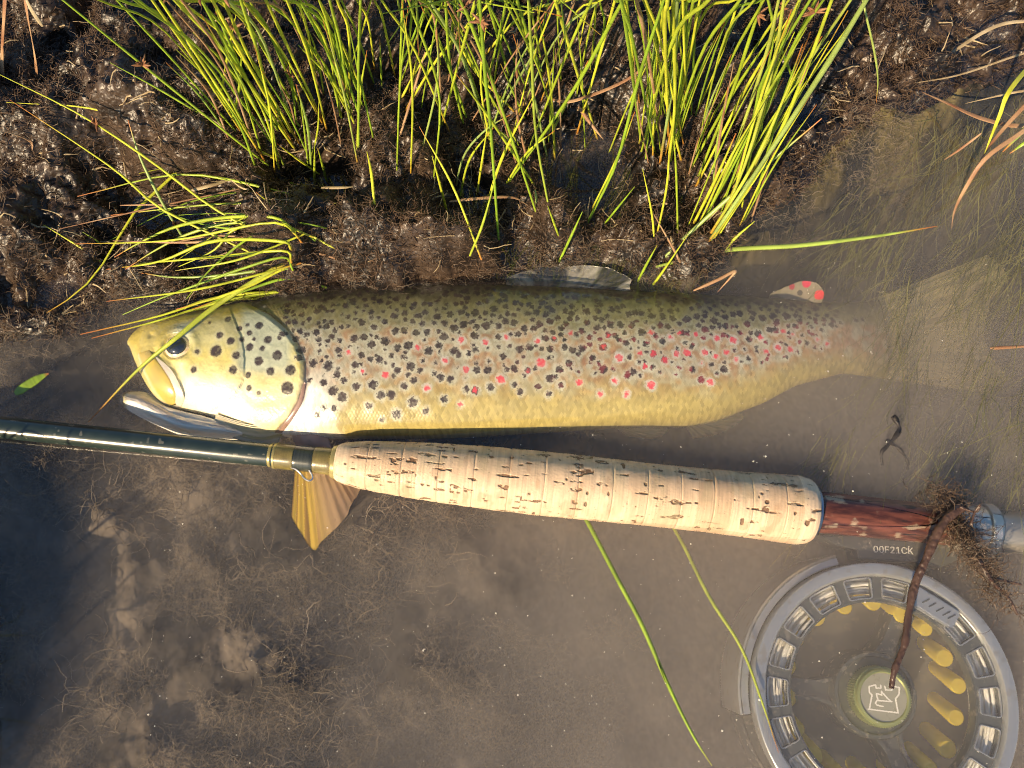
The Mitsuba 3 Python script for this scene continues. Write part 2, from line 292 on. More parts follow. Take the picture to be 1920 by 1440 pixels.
# the trout's markings: x, y, radius of each spot as read off three views of its flank
def marks(text, ox, oy, s=3.4286):
    a = np.array([float(w) for w in text.replace(',', ' ').split()]).reshape(-1, 3)
    P = on_fish(ox + a[:, 0] / s, oy + a[:, 1] / s)
    return np.column_stack([P[:, 0], P[:, 1], a[:, 2] / s * .000200])
HEAD = marks('''730 375 22 800 412 25 870 400 17 835 505 24 815 595 26 705 475 36 560 595 20 585 480 15 920 360 18 920 450 25 1005 460 17 1040 405 25 980 540 28 1100 505 30 1055 605 25
1185 600 32 910 628 20 1165 715 38 915 712 18 980 745 14 985 315 25 855 330 17 785 275 20 910 310 14 950 400 12 1115 395 14 665 295 12''', 200, 520)
BLACK = np.vstack([marks('''1215 395 20 1285 370 18 1350 355 25 1300 270 18 1445 290 18 1550 255 18 1640 290 25 1720 320 20 1790 285 18 1855 250 20 1700 260 15 1510 320 15 1420 410 16 1500 405 15 1590 395 25
1655 385 22 1705 430 25 1790 410 28 1870 455 22 1860 340 22 1910 340 18 1490 465 22 1365 475 15 1325 550 25 1425 570 30 1480 625 22 1640 500 20 1695 525 18 1755 530 22 1830 505 16 1600 565 22 1525 660 20 1395 675 20
1455 730 28 1515 770 28 1605 700 24 1710 690 28 1765 760 22 1830 755 24 1870 600 22 1910 700 20 1685 830 20 1865 880 22 1770 915 12 1465 840 18 1395 840 15 1360 885 15 1250 470 24 1240 520 20''', 200, 520),
    marks('''15 455 15 75 425 18 145 485 22 200 482 22 75 545 25 130 385 20 205 368 20 330 360 20 250 425 18 310 435 18 275 495 20 345 490 24 410 390 25 495 375 22 460 435 22 520 465 25 580 440 26 565 360 22 655 365 26
665 455 20 725 450 28 720 370 18 775 340 24 650 515 25 455 520 28 805 450 22 850 420 22 905 430 24 930 500 20 970 465 22 1030 465 22 1070 440 20 1050 365 24 990 370 20 1135 420 22 1210 465 22 1185 400 18
1260 405 20 1310 400 18 1370 360 24 1445 355 22 1370 430 22 1440 460 22 1500 385 18 1525 440 25 1590 440 24 1660 445 22 1640 375 22 1685 365 22 1720 365 22 1790 385 24 1720 490 22
1340 480 22 1390 525 20 1510 510 22 1580 540 18 1625 560 20 1670 535 18 1750 565 20 155 590 22 225 575 28 355 610 26 420 575 24 655 605 20 615 630 18 520 610 24 545 630 20 40 665 24 115 645 16
190 650 14 240 710 26 155 735 22 300 735 18 430 780 22 495 790 22 260 800 20 200 840 20 115 890 26 48 895 24 255 940 27 455 920 20 338 995 18 150 1015 24 735 735 24 665 735 22 600 855 20 655 865 22
755 845 22 910 725 22 990 735 20 835 645 20 940 600 24 1005 590 24 1135 600 22 1230 590 20 1280 605 22 1345 595 24 1105 530 22 1160 535 20 1195 730 24 1135 785 24 1060 840 18 945 870 20 910 825 16
1130 885 18 1205 830 18 1260 690 22 1410 655 20 1475 585 26 1480 730 26 1635 765 22 1670 745 22 1745 710 18 1800 630 20 1870 665 22 805 520 18 400 690 12''', 700, 480),
    marks('''75 385 24 145 388 22 210 400 22 300 410 26 365 390 22 130 445 22 420 470 25 475 415 24 550 450 22 690 440 22 600 375 22 640 372 22 700 335 18 785 400 25 855 385 25 940 385 28 835 475 22 870 478 22 720 400 18
805 320 20 880 320 20 1090 395 18 1135 380 18 1200 385 18 1260 385 16 1385 410 16 1430 410 14 1030 345 18 15 490 22 145 545 22 40 565 20 270 495 22 300 495 20 700 535 22 755 500 24 540 725 24 460 700 16 335 730 20
395 795 22 695 660 18 535 510 16 1000 455 22 1100 455 14 950 450 16 240 350 16 330 340 16 450 340 16 560 320 14 1180 440 14 1290 430 12 620 450 14''', 1200, 480)])
RED = np.vstack([marks('1555 483 15 1645 602 10 1790 627 19', 200, 520),
    marks('''565 543 20 720 555 19 855 520 15 1055 545 16 1270 497 16 283 590 18 460 672 16 75 762 20 343 848 18 595 730 22 818 793 25 560 955 15 1078 685 28 1580 655 25 1325 815 20 1460 887 17 1628 888 17
1785 828 25 1550 802 18 1715 625 16 1160 530 12 655 862 14 1480 580 14 990 740 12 1510 515 12''', 700, 480),
    marks('''70 490 18 195 522 15 358 505 18 495 530 22 600 540 24 300 622 24 230 630 20 85 630 20 160 668 22 30 710 18 450 812 20 415 620 22 485 645 16 555 622 18 620 668 14 775 525 18 920 485 18
885 588 22 965 600 20 810 612 16 1200 565 16 1140 535 12 980 505 10 255 495 14 395 690 10''', 1200, 480)])
bk = np.random.default_rng(3)                    # small crowded spots of the dark back
def crowd(px0, px1, f0, f1, step, r):
    out = []
    for x in np.arange(px0, px1, step):
        for fr in np.arange(f0, f1, step / 262):
            out.append((x + bk.uniform(-.45, .45) * step, fr + bk.uniform(-.45, .45) * step / 262, r * bk.uniform(.6, 1.15)))
    o = np.array(out); xw = np.interp(o[:, 0], PX, Dp[:, 0])
    dd, v = np.interp(xw, fx, f_d), np.interp(xw, fx, f_v)
    return np.column_stack([xw, v + (dd - v) * o[:, 1], o[:, 2]])
BACK = np.vstack([crowd(640, 1500, .90, .99, 15, .00085), crowd(520, 660, .84, .95, 22, .0007)])
FILL = np.vstack([crowd(560, 1560, .60, .93, 14, .00112), crowd(600, 1540, .34, .60, 20, .00080)])
have = np.vstack([HEAD, BLACK, RED]); ok_ = np.array([np.min(np.hypot(have[:, 0] - x, have[:, 1] - y) - have[:, 2]) > r * .9 for x, y, r in FILL]); FILL = FILL[ok_]
RED[:, 2] *= .92
SPOTS = np.vstack([np.column_stack([m, np.full(len(m), c)]) for m, c in ((HEAD, 0.), (BLACK, 1.), (FILL, 1.), (RED, 2.), (BACK, 3.))])
CELL = .0030; LAY = 4
gx0, gy0 = SPOTS[:, 0].min() - 4 * CELL, SPOTS[:, 1].min() - 4 * CELL
gnx, gny = int((SPOTS[:, 0].max() - gx0) / CELL) + 5, int((SPOTS[:, 1].max() - gy0) / CELL) + 5
tab = np.zeros((LAY, gnx * gny, 4)); tab[..., 2] = 1e-9
fill = np.zeros(gnx * gny, int)
for sx, sy, sr, sc in SPOTS:
    c = int((sx - gx0) / CELL) * gny + int((sy - gy0) / CELL)
    if fill[c] < LAY: tab[fill[c], c] = (sx, sy, sr, sc); fill[c] += 1
TAB = [[mi.Float(np.ascontiguousarray(tab[l, :, k]).astype(np.float32)) for k in range(4)] for l in range(LAY)]

def skin(p, n, uv):
    """Ground colour by place on the body, then the spots with their pale rings."""
    u, v = uv.x, uv.y
    w1 = fbm(p.x * 210, p.y * 210, 0, 3); w2 = noise(p.x * 800, p.y * 800); w3 = fbm(p.x * 60, p.y * 60, 2, 2)
    vv = v + (w1 - .5) * .10
    belly = mix((0.36, 0.30, 0.10), (0.58, 0.53, 0.34), 1 - smoothstep(.0, .22, u))
    pink = mix((0.32, 0.185, 0.10), (0.36, 0.26, 0.15), w2)
    silver = mi.Color3f(0.37, 0.345, 0.25)
    side = mix(pink, silver, smoothstep(.36, .66, w1 * .55 + noise(p.x * 480, p.y * 480, 6) * .42 + .16 * (.6 - u)))
    olive = mix((0.12, 0.105, 0.035), (0.24, 0.22, 0.11), w1)
    back = mix((0.024, 0.023, 0.009), (0.075, 0.068, 0.025), w2)
    c = mix(belly, side, smoothstep(.13 - .07 * u, .42 - .06 * u, vv))
    c = mix(c, olive, smoothstep(.56, .70, vv)); c = mix(c, back, smoothstep(.78, .96, vv + (w2 - .5) * .1))
    throat = (1 - smoothstep(.245, .30, u + (w1 - .5) * .05)) * (1 - smoothstep(.22, .46, v))
    c = mix(c, (0.80, 0.77, 0.70), throat)
    # head
    gx = uv.x
    hd = 1 - smoothstep(.0, 1.0, (gill_side(p) + .0003) / .0006)
    hc = mix((0.76, 0.68, 0.38), (0.55, 0.48, 0.14), smoothstep(.18, .5, vv))
    hc = mix(hc, (0.36, 0.30, 0.07), smoothstep(.56, .76, vv)); hc = mix(hc, (0.24, 0.20, 0.05), smoothstep(.84, .99, vv))
    blue = smoothstep(.42, .62, vv) * (1 - smoothstep(.74, .86, vv)) * smoothstep(.055, .085, u) * (.45 + .55 * smoothstep(.4, .62, w3 + .25 * smoothstep(.14, .18, u)))
    blue = dr.maximum(blue, smoothstep(.145, .165, u) * (1 - smoothstep(.215, .235, u)) * smoothstep(.30, .42, vv) * (1 - smoothstep(.80, .90, vv)))
    hc = mix(hc, (0.38, 0.44, 0.37), blue * .80)
    hc = mix(hc, (0.85, 0.82, 0.66), smoothstep(.07, .10, u) * (1 - smoothstep(.16, .19, u)) * (1 - smoothstep(.16, .34, vv)))
    hc = mix(hc, (0.46, 0.38, 0.10), (1 - smoothstep(.03, .07, u)) * .8)
    hc = hc * (.80 + .24 * fbm(p.x * 420, p.y * 420, 3, 3) + .20 * fbm(p.x * 1900, p.y * 1900, 5, 2))
    c = mix(c, hc, hd)
    gd = gill_side(p)
    c = mix(c, (0.16, 0.09, 0.07), .75 * smoothstep(-.0012, -.0001, gd) * (1 - smoothstep(.0007, .0022, gd)) * smoothstep(.14, .2, u) * (.4 + .6 * (1 - smoothstep(.3, .6, v))))
    k_ = 1 / .00105
    c = c * (1 + (1 - hd) * .34 * (cell_rand(dr.floor((p.x * .86 + p.y * .5) * k_), dr.floor((p.x * .86 - p.y * .5) * k_)) - .5))
    # spots
    ci, cj = dr.floor((p.x - gx0) / CELL), dr.floor((p.y - gy0) / CELL)
    wob = (fbm(p.x * 1700 + p.y * 600, p.y * 1700 - p.x * 600, 0, 3) - .5) * .0015
    ink = mi.Float(0); ring = mi.Float(0); red = mi.Float(0); ring_red = mi.Float(0); soft = mi.Float(0)
    for a in (-1, 0, 1):
        for b in (-1, 0, 1):
            xi, yj = ci + a, cj + b
            ok = (xi >= 0) & (yj >= 0) & (xi < gnx) & (yj < gny)
            idx = mi.UInt32(dr.clip(xi, 0, gnx - 1) * gny + dr.clip(yj, 0, gny - 1))
            for l in range(LAY):
                sx, sy, sr, sc = (dr.gather(mi.Float, TAB[l][k], idx, ok) for k in range(4))
                ds = dr.sqrt(dr.square(p.x - sx) + dr.square(p.y - sy))
                live = ok & (sr > 1e-6)
                e = ds + wob * dr.select(sc < .5, .35, 1.0) - sr
                m = dr.select(live, 1 - smoothstep(-.00042, .00034, e), 0); h = dr.select(live, (1 - smoothstep(-.0002, .0016, e)) * (.45 + .55 * cell_rand(sx * 4000, sy * 4000)), 0)
                ink = dr.maximum(ink, dr.select((sc < 1.5), m, 0)); red = dr.maximum(red, dr.select((sc > 1.5) & (sc < 2.5), m, 0))
                ring = dr.maximum(ring, dr.select(sc < 2.5, h, 0)); ring_red = dr.maximum(ring_red, dr.select((sc > 1.5) & (sc < 2.5), h, 0)); soft = dr.maximum(soft, dr.select(sc > 2.5, m, 0))
    pale = mix((0.52, 0.53, 0.44), (0.60, 0.62, 0.60), ring_red)
    c = mix(c, pale, ring * (.80 * (1 - smoothstep(.55, .82, v))) * (1 - .4 * hd))
    rb = smoothstep(.45, .7, u) * smoothstep(.45, .7, noise(p.x * 420, p.y * 420, 9)) * (1 - smoothstep(.55, .75, v))
    dark = mix(mix((0.020, 0.015, 0.016), (0.058, 0.034, 0.026), w1), (0.20, 0.025, 0.035), rb)
    c = mix(c, dark, ink * (.97 - .12 * smoothstep(.35, .75, noise(p.x * 1600, p.y * 1600, 5))))
    c = mix(c, (0.60, 0.07, 0.09), red * (.96 - .2 * smoothstep(.4, .8, noise(p.x * 1600, p.y * 1600, 5))))
    return mix(c, (0.028, 0.026, 0.012), soft * .75)

GP = np.array(GILL, np.float32)
def gill_side(p):
    """Signed distance in x from the rear edge of the gill cover (negative on the head)."""
    x = mi.Float(float(GP[0, 0]))
    for (x0, y0), (x1, y1) in zip(GP[:-1], GP[1:]):
        t = dr.clip((p.y - float(y0)) / float(y1 - y0), 0, 1); x = x + t * float(x1 - x0)
    return p.x - x

def scales(p, n, uv):
    """Relief of the overlapping scales behind the head."""
    k = 1 / .00105
    a, b = (p.x * .86 + p.y * .5) * k, (p.x * .86 - p.y * .5) * k
    fa, fb = a - dr.floor(a), b - dr.floor(b)
    s = dr.square(fa - .5) + dr.square(fb - .5)
    body = smoothstep(.0, .002, gill_side(p))
    return -.00034 * s * body * (.30 + .70 * smoothstep(.25, .5, uv.y)) + .00003 * noise(p.x * 2500, p.y * 2500) + (1 - body) * (.00035 * fbm(p.x * 330, p.y * 330, 1, 2) + .00010 * noise(p.x * 1500, p.y * 1500, 3))
def glint(p, n, uv):
    k = 1 / .00105
    a, b = dr.floor((p.x * .86 + p.y * .5) * k), dr.floor((p.x * .86 - p.y * .5) * k)
    return 0.26 + 0.16 * cell_rand(a, b)
scene['trout_skin'] = bump(princ(skin, glint, 0.6, clearcoat=0.6, clearcoat_gloss=0.95), scales, 1.0, 1.2e-4)
TROUT = 'brown_trout'
tag(TROUT, 'brown trout with black and red spots lying on its side in the shallows, mouth open', 'fish')
add(TROUT + '__body', (FV, FTRI), 'trout_skin', smooth=True, uv=uvf)

def plate(rows, lift, thick, bs, key, nseg=24, smooth=True, zfun=None, curl=.0, label=None, uvs=False):
    """A thin curved plate lofted between two edges given in the photograph; it lies on the flank."""
    (e0, e1) = (smooth_path(np.column_stack([np.array(e, float), np.zeros(len(e))]), 60)[:, :2] for e in rows)
    t = np.linspace(0, 1, nseg)
    P = e0[:, None] * (1 - t)[None, :, None] + e1[:, None] * t[None, :, None]
    if zfun is None:
        W = on_fish(P[..., 0], P[..., 1]); z = W[..., 2]
    else:
        z = zfun(np.linspace(0, 1, 60)[:, None], t[None, :]) + P[..., 0] * 0; W = at(P[..., 0], P[..., 1], z)
    bul = np.sqrt(np.clip(1 - (2 * t - 1) ** 2, 0, 1))[None, :] * np.sqrt(np.clip(1 - np.abs(2 * np.linspace(0, 1, 60) - 1) ** 4, 0, 1))[:, None]
    up = W.copy(); up[..., 2] += lift * bul
    lo = W.copy(); lo[..., 2] -= thick * (.3 + .7 * bul)
    n, m = 60, nseg
    i, j = np.meshgrid(np.arange(n - 1), np.arange(m - 1), indexing='ij')
    f = np.stack([i * m + j, (i + 1) * m + j, (i + 1) * m + j + 1, i * m + j + 1], -1).reshape(-1, 4)
    ring = np.concatenate([np.arange(m), (np.arange(1, n)) * m + m - 1, (n - 1) * m + np.arange(m - 2, -1, -1), np.arange(n - 2, 0, -1) * m])
    r2 = np.roll(ring, -1); N = n * m
    F = np.vstack([f, f[:, ::-1] + N, np.stack([ring, ring + N, r2 + N, r2], -1)])
    uv = np.stack(np.meshgrid(np.linspace(0, 1, n), t, indexing='ij'), -1).reshape(-1, 2)
    tri = np.vstack([F[:, [0, 1, 2]], F[:, [0, 2, 3]]])
    mesh = trimesh.Trimesh(np.vstack([up.reshape(-1, 3), lo.reshape(-1, 3)]), tri, process=False)
    if mesh.volume < 0: tri = tri[:, ::-1]
    return add(key, (mesh.vertices, tri), bs, smooth=True, uv=np.vstack([uv, uv]), label=label)

def wet(color, rough=.28, **k): return princ(color, rough, .6, clearcoat=.5, clearcoat_gloss=.95, **k)
scene['lip_yellow'] = wet(lambda p, n, uv: mix(mix((0.54, 0.41, 0.09), (0.42, 0.33, 0.09), fbm(p.x * 300, p.y * 300, 0, 2)), (0.60, 0.50, 0.28), 1 - smoothstep(.05, .22, uv.y)))
scene['jaw_white'] = bump(wet(lambda p, n, uv: mix(mix(mix((0.62, 0.60, 0.50), (0.52, 0.47, 0.42), smoothstep(.18, .34, uv.y + .1 * noise(uv.x * 7, 3))), (0.88, 0.85, 0.76), smoothstep(.46, .62, uv.y + .16 * (fbm(uv.x * 9, uv.y * 3, 1, 3) - .5))), (0.46, 0.40, 0.16), (1 - smoothstep(.03, .16, uv.x)) * .85)), lambda p, n, uv: .0009 * fbm(uv.x * 5, uv.y * 9, 2, 3) + .0002 * noise(p.x * 1500, p.y * 1500), 1.0)
scene['gum_grey'] = wet(lambda p, n, uv: mix((0.50, 0.46, 0.38), (0.68, 0.64, 0.55), fbm(p.x * 300, p.y * 300, 0, 2)))
plate(([(292, 668), (318, 690), (334, 716), (345, 745), (338, 768)], [(276, 676), (290, 700), (306, 722), (322, 742), (334, 766)]), .0003, .002, 'gum_grey', TROUT + '__cheek_skin')
plate(([(258, 662), (262, 680), (273, 706), (287, 733), (303, 752), (318, 762)], [(280, 655), (296, 676), (311, 696), (323, 716), (331, 738), (329, 757)]), .0009, .003, 'lip_yellow', TROUT + '__upper_jaw', label='yellow upper jaw plate at the corner of the open mouth')
# lower jaw, hanging open in the water
def jz(s, t): return -.0020 - .0045 * (2 * t - 1) ** 2 - .001 * s
plate(([(232, 741), (248, 735), (275, 736), (300, 748), (335, 768), (380, 780), (425, 790), (455, 800)], [(233, 764), (246, 773), (268, 785), (300, 800), (340, 816), (390, 824), (440, 826), (480, 826)]), .0035, .007, 'jaw_white', TROUT + '__lower_jaw', zfun=jz, label='pale lower jaw hanging open under the water')
def jz2(s, t): return -.0005 - .0008 * s + 0 * t
plate(([(282, 752), (310, 762), (345, 772), (385, 781), (412, 790)], [(284, 762), (315, 776), (350, 788), (385, 796), (418, 806)]), .0006, .0015, 'gum_grey', TROUT + '__mouth_lining', zfun=jz2)
# gill membranes below the cheek: a fan of soft folds
scene['membrane'] = bump(wet(lambda p, n, uv: mix((0.55, 0.47, 0.20), (0.72, 0.66, 0.48), smoothstep(.3, .7, noise(uv.y * 9, 2)))), lambda p, n, uv: .0006 * dr.sin(uv.y * 34.0 + 4 * uv.x), 1.0)
plate(([(405, 776), (450, 790), (495, 796), (540, 782)], [(400, 800), (440, 822), (485, 834), (522, 830)]), .0003, .004, 'membrane', TROUT + '__gill_membrane', zfun=lambda s, t: .0020 - .0058 * t + 0 * s)
scene['gill_edge'] = wet(lambda p, n, uv: mix((0.16, 0.085, 0.065), (0.36, 0.24, 0.19), fbm(p.x * 400, p.y * 400, 0, 3)))
plate(([(568, 716), (560, 748), (545, 775), (528, 800), (516, 820)], [(573, 718), (567, 751), (552, 780), (534, 804), (518, 823)]), .0002, .002, 'gill_edge', TROUT + '__gill_flap')

# eye: golden ring and dark pupil
scene['eye_gold'] = wet(lambda p, n, uv: mix((0.60, 0.45, 0.30), (0.75, 0.66, 0.50), noise(p.x * 1500, p.y * 1500)), .2)
scene['eye_dark'] = princ((0.012, 0.018, 0.035), .05, .8, clearcoat=1.0, clearcoat_gloss=1.0)
def ball(c, r, sq):
    m = trimesh.creation.icosphere(4, 1.0); v = np.array(m.vertices) * [r * 1.12, r, r * sq]; return v + c, m.faces
ez = ORB[2] - .0024
add(TROUT + '__eye', ball([ORB[0], ORB[1], ez], .0043, .62), 'eye_gold', smooth=True)
add(TROUT + '__eye__pupil', ball([ORB[0] - .0002, ORB[1] + .0001, ez + .0011], .0034, .66), 'eye_dark', smooth=True)

def fin(key, base, tip, zb, zt, nray, bs, thick=.0004, ridge=.00010, arch=0.0, n=40, m=90, label=None, ragged=.0):
    """A fin: base and free edge are lines in the photograph; rays run from one to the other."""
    e0, e1 = (smooth_path(np.column_stack([np.array(e, float), np.zeros(len(e))]), m)[:, :2] for e in (base, tip))
    t = np.linspace(0, 1, n)[:, None]; s = np.linspace(0, 1, m)[None, :]
    rg = 1 + ragged * (meshkit.noise(np.stack([np.linspace(0, 14, m), np.zeros(m), np.zeros(m)], -1), 5) - .6)
    tt = t * rg[None, :]
    P = e0[None] * (1 - tt[..., None]) + e1[None] * tt[..., None]
    zz = (zb if np.isscalar(zb) else np.interp(s, np.linspace(0, 1, len(zb)), zb)) * (1 - t) + (zt if np.isscalar(zt) else np.interp(s, np.linspace(0, 1, len(zt)), zt)) * t
    zz = zz + arch * np.sin(np.pi * s) * np.sin(np.pi * t * .6) + ridge * np.sin(s * nray * 2 * np.pi) * (0.3 + .7 * t)
    W = at(P[..., 0], P[..., 1], zz); lo = W.copy(); lo[..., 2] -= thick
    i, j = np.meshgrid(np.arange(n - 1), np.arange(m - 1), indexing='ij')
    f = np.stack([i * m + j, (i + 1) * m + j, (i + 1) * m + j + 1, i * m + j + 1], -1).reshape(-1, 4)
    ring = np.concatenate([np.arange(m), (np.arange(1, n)) * m + m - 1, (n - 1) * m + np.arange(m - 2, -1, -1), np.arange(n - 2, 0, -1) * m]); r2 = np.roll(ring, -1); N = n * m
    F = np.vstack([f, f[:, ::-1] + N, np.stack([ring, ring + N, r2 + N, r2], -1)])
    tri = np.vstack([F[:, [0, 1, 2]], F[:, [0, 2, 3]]])
    uv = np.stack([np.repeat(s, n, 0), np.repeat(t, m, 1)], -1).reshape(-1, 2)
    mesh = trimesh.Trimesh(np.vstack([W.reshape(-1, 3), lo.reshape(-1, 3)]), tri, process=False)
    if mesh.volume < 0: tri = tri[:, ::-1]
    return add(key, (mesh.vertices, tri), bs, smooth=True, uv=np.vstack([uv, uv]), label=label)

scene['fin_amber'] = wet(lambda p, n, uv: mix(mix((0.56, 0.38, 0.055), (0.34, 0.20, 0.04), smoothstep(.45, .75, noise(uv.x * 44 + .8 * uv.y, uv.y * .8))), mix((0.40, 0.27, 0.16), (0.30, 0.20, 0.12), noise(uv.x * 50, uv.y)), smoothstep(.30, .62, uv.x + .12 * noise(uv.y * 4, 2)) * .9), .35)
scene['fin_grey'] = wet(lambda p, n, uv: mix((0.025, 0.025, 0.023), (0.26, 0.25, 0.22), smoothstep(.3, .8, fbm(uv.x * 15 + uv.y * 3, uv.y * 1.2, 0, 3))), .3)
def adip(p, n, uv):
    c = mix((0.22, 0.20, 0.13), (0.34, 0.29, 0.20), fbm(p.x * 500, p.y * 500, 0, 2))
    for (px, py, r, col) in ((1535, 555, .0020, (0.75, 0.05, 0.06)), (1510, 533, .0018, (0.60, 0.05, 0.09)), (1483, 539, .0012, (0.35, 0.05, 0.06)), (1500, 549, .0011, (0.09, 0.08, 0.06))):
        w = at(px, py, -.010); c = mix(c, col, 1 - smoothstep(r * .8, r * 1.05, dr.sqrt(dr.square(p.x - float(w[0])) + dr.square(p.y - float(w[1])))))
    return c
scene['fin_fatty'] = wet(adip, .3)
scene['fin_tail'] = wet(lambda p, n, uv: mix((0.66, 0.56, 0.24), (0.48, 0.41, 0.18), smoothstep(.35, .7, noise(uv.x * 40, uv.y * 2))), .4)
fin(TROUT + '__pectoral_fin', [(556, 838), (575, 842), (600, 846), (628, 850)], [(546, 968), (566, 1005), (590, 1031), (612, 1004), (640, 978), (658, 950), (668, 930), (690, 905)], -.004, [-.0014, -.0012, -.0011, -.0014, -.002, -.004, -.006, -.008], 11, 'fin_amber', arch=.0, label='amber pectoral fin spread below the rod', ragged=.05)
scene['fin_root'] = wet(lambda p, n, uv: mix((0.30, 0.17, 0.12), (0.45, 0.30, 0.22), fbm(p.x * 300, p.y * 300, 0, 2)))
fin(TROUT + '__pectoral_root', [(546, 812), (560, 803), (585, 801), (612, 812)], [(556, 842), (575, 846), (600, 850), (625, 848)], [-.002, -.0005, 0., -.003], -.004, 4, 'fin_root', thick=.0012, arch=.001)
fin(TROUT + '__dorsal_fin', [(950, 538), (1010, 545), (1070, 549), (1130, 553)], [(947, 521), (1000, 504), (1075, 499), (1133, 502), (1178, 519), (1183, 545)], [-.003, -.003, -.003, -.004], [-.0008, -.0007, -.0008, -.0015], 13, 'fin_grey', ridge=.0002, ragged=.07, label='dark grey dorsal fin folded against the bank')
fin(TROUT + '__fatty_fin', [(1440, 564), (1470, 566), (1495, 567), (1515, 568)], [(1444, 551), (1478, 536), (1505, 527), (1532, 532), (1545, 550), (1541, 566)], -.0115, -.0085, 3, 'fin_fatty', thick=.0010, ridge=0., label='small rounded fin behind the back with red spots')
fin(TROUT + '__tail_fin', [(1628, 566), (1640, 610), (1642, 660), (1634, 707)], [(1850, 478), (1890, 512), (1862, 560), (1844, 608), (1850, 655), (1884, 705), (1850, 738)], -.0190, -.0262, 17, 'fin_tail', ridge=.00005, ragged=.04, label='wide tail fin fading into the murk')
fin(TROUT + '__pelvic_fin', [(1150, 800), (1170, 803), (1195, 803)], [(1180, 818), (1230, 822), (1252, 806), (1246, 797)], -.0105, -.019, 7, 'fin_tail')
fin(TROUT + '__anal_fin', [(1285, 796), (1315, 792), (1345, 786)], [(1300, 822), (1350, 812), (1392, 786), (1384, 772)], -.0125, -.020, 8, 'fin_tail')
# ------------------------------------------------------------------ water: a closed body with a gently uneven surface
wx = np.concatenate([[-2.6, -1.2, -.6, -.35], np.arange(-.26, .261, .0008), [.35, .6, 1.2, 2.6]])
wy = np.concatenate([[-2.6, -1.2, -.6, -.3], np.arange(-.2, -.04, .003), np.arange(-.04, .06, .0008), np.arange(.06, .25, .003), [.3, .6, 1.2, 2.6]])
WX, WY = np.meshgrid(wx, wy, indexing='ij')
WZ = (meshkit.fbm(np.stack([WX * 22, WY * 30, WX * 0], -1), 2, 21) - .5) * .0011
from scipy.interpolate import griddata
from scipy.ndimage import maximum_filter, gaussian_filter
def wet_film(WX, WY, WZ, parts):
    """The surface rises over the wet fish as a film, so that it has no dry edge on its flank."""
    film = np.full(WX.shape, -1.0)
    ix = (WX[:, 0] > fx[0] - .02) & (WX[:, 0] < fx[-1] + .01); iy = (WY[0] > -.04) & (WY[0] < .06)
    gxx, gyy = WX[:, 0][ix], WY[0][iy]; F = np.full((len(gxx), len(gyy)), -1.0)
    for V in parts:
        V = V[V[:, 2] > -.006]
        if len(V): np.maximum.at(F, (np.clip(np.searchsorted(gxx, V[:, 0]), 0, len(gxx) - 1), np.clip(np.searchsorted(gyy, V[:, 1]), 0, len(gyy) - 1)), V[:, 2])
    has = F > -.5
    F = maximum_filter(F, 3); F = np.where(F < -.01, -.01, F); F = gaussian_filter(F, .8) + .0005
    W = WZ[np.ix_(ix, iy)]; k = .00025
    WZ[np.ix_(ix, iy)] = np.maximum(W, F) + k * np.exp(-np.abs(W - F) / k) * .7
    return WZ
WZ = wet_film(WX, WY, WZ, [np.asarray(meshkit.WRITTEN[scene[k_]['filename']][0]) for k_ in scene if k_.startswith('brown_trout__') and ('body' in k_ or 'jaw' in k_ or 'eye' in k_ or 'gill' in k_ or 'cheek' in k_)])
WZ[[0, -1], :] = 0; WZ[:, [0, -1]] = 0
a, b = WX.shape
top = np.stack([WX, WY, WZ], -1).reshape(-1, 3)
ii, jj = np.meshgrid(np.arange(a - 1), np.arange(b - 1), indexing='ij')
ft = np.stack([ii * b + jj, (ii + 1) * b + jj, (ii + 1) * b + jj + 1, ii * b + jj + 1], -1).reshape(-1, 4)
bot = top.copy(); bot[:, 2] = -.6
rim = np.concatenate([np.arange(a) * b, (a - 1) * b + np.arange(1, b), (np.arange(a - 2, -1, -1)) * b + b - 1, np.arange(b - 2, 0, -1)])
r2 = np.roll(rim, -1); N = a * b
fs = np.stack([rim, rim + N, r2 + N, r2], -1)
scene['water'] = mikit.ply((np.vstack([top, bot]), np.vstack([ft, ft[:, ::-1] + N, fs])), 'water_surface', smooth=40, interior={'type': 'ref', 'id': 'murk'})
tag('water', label='shallow murky brown water covering the stream bed', kind='structure')


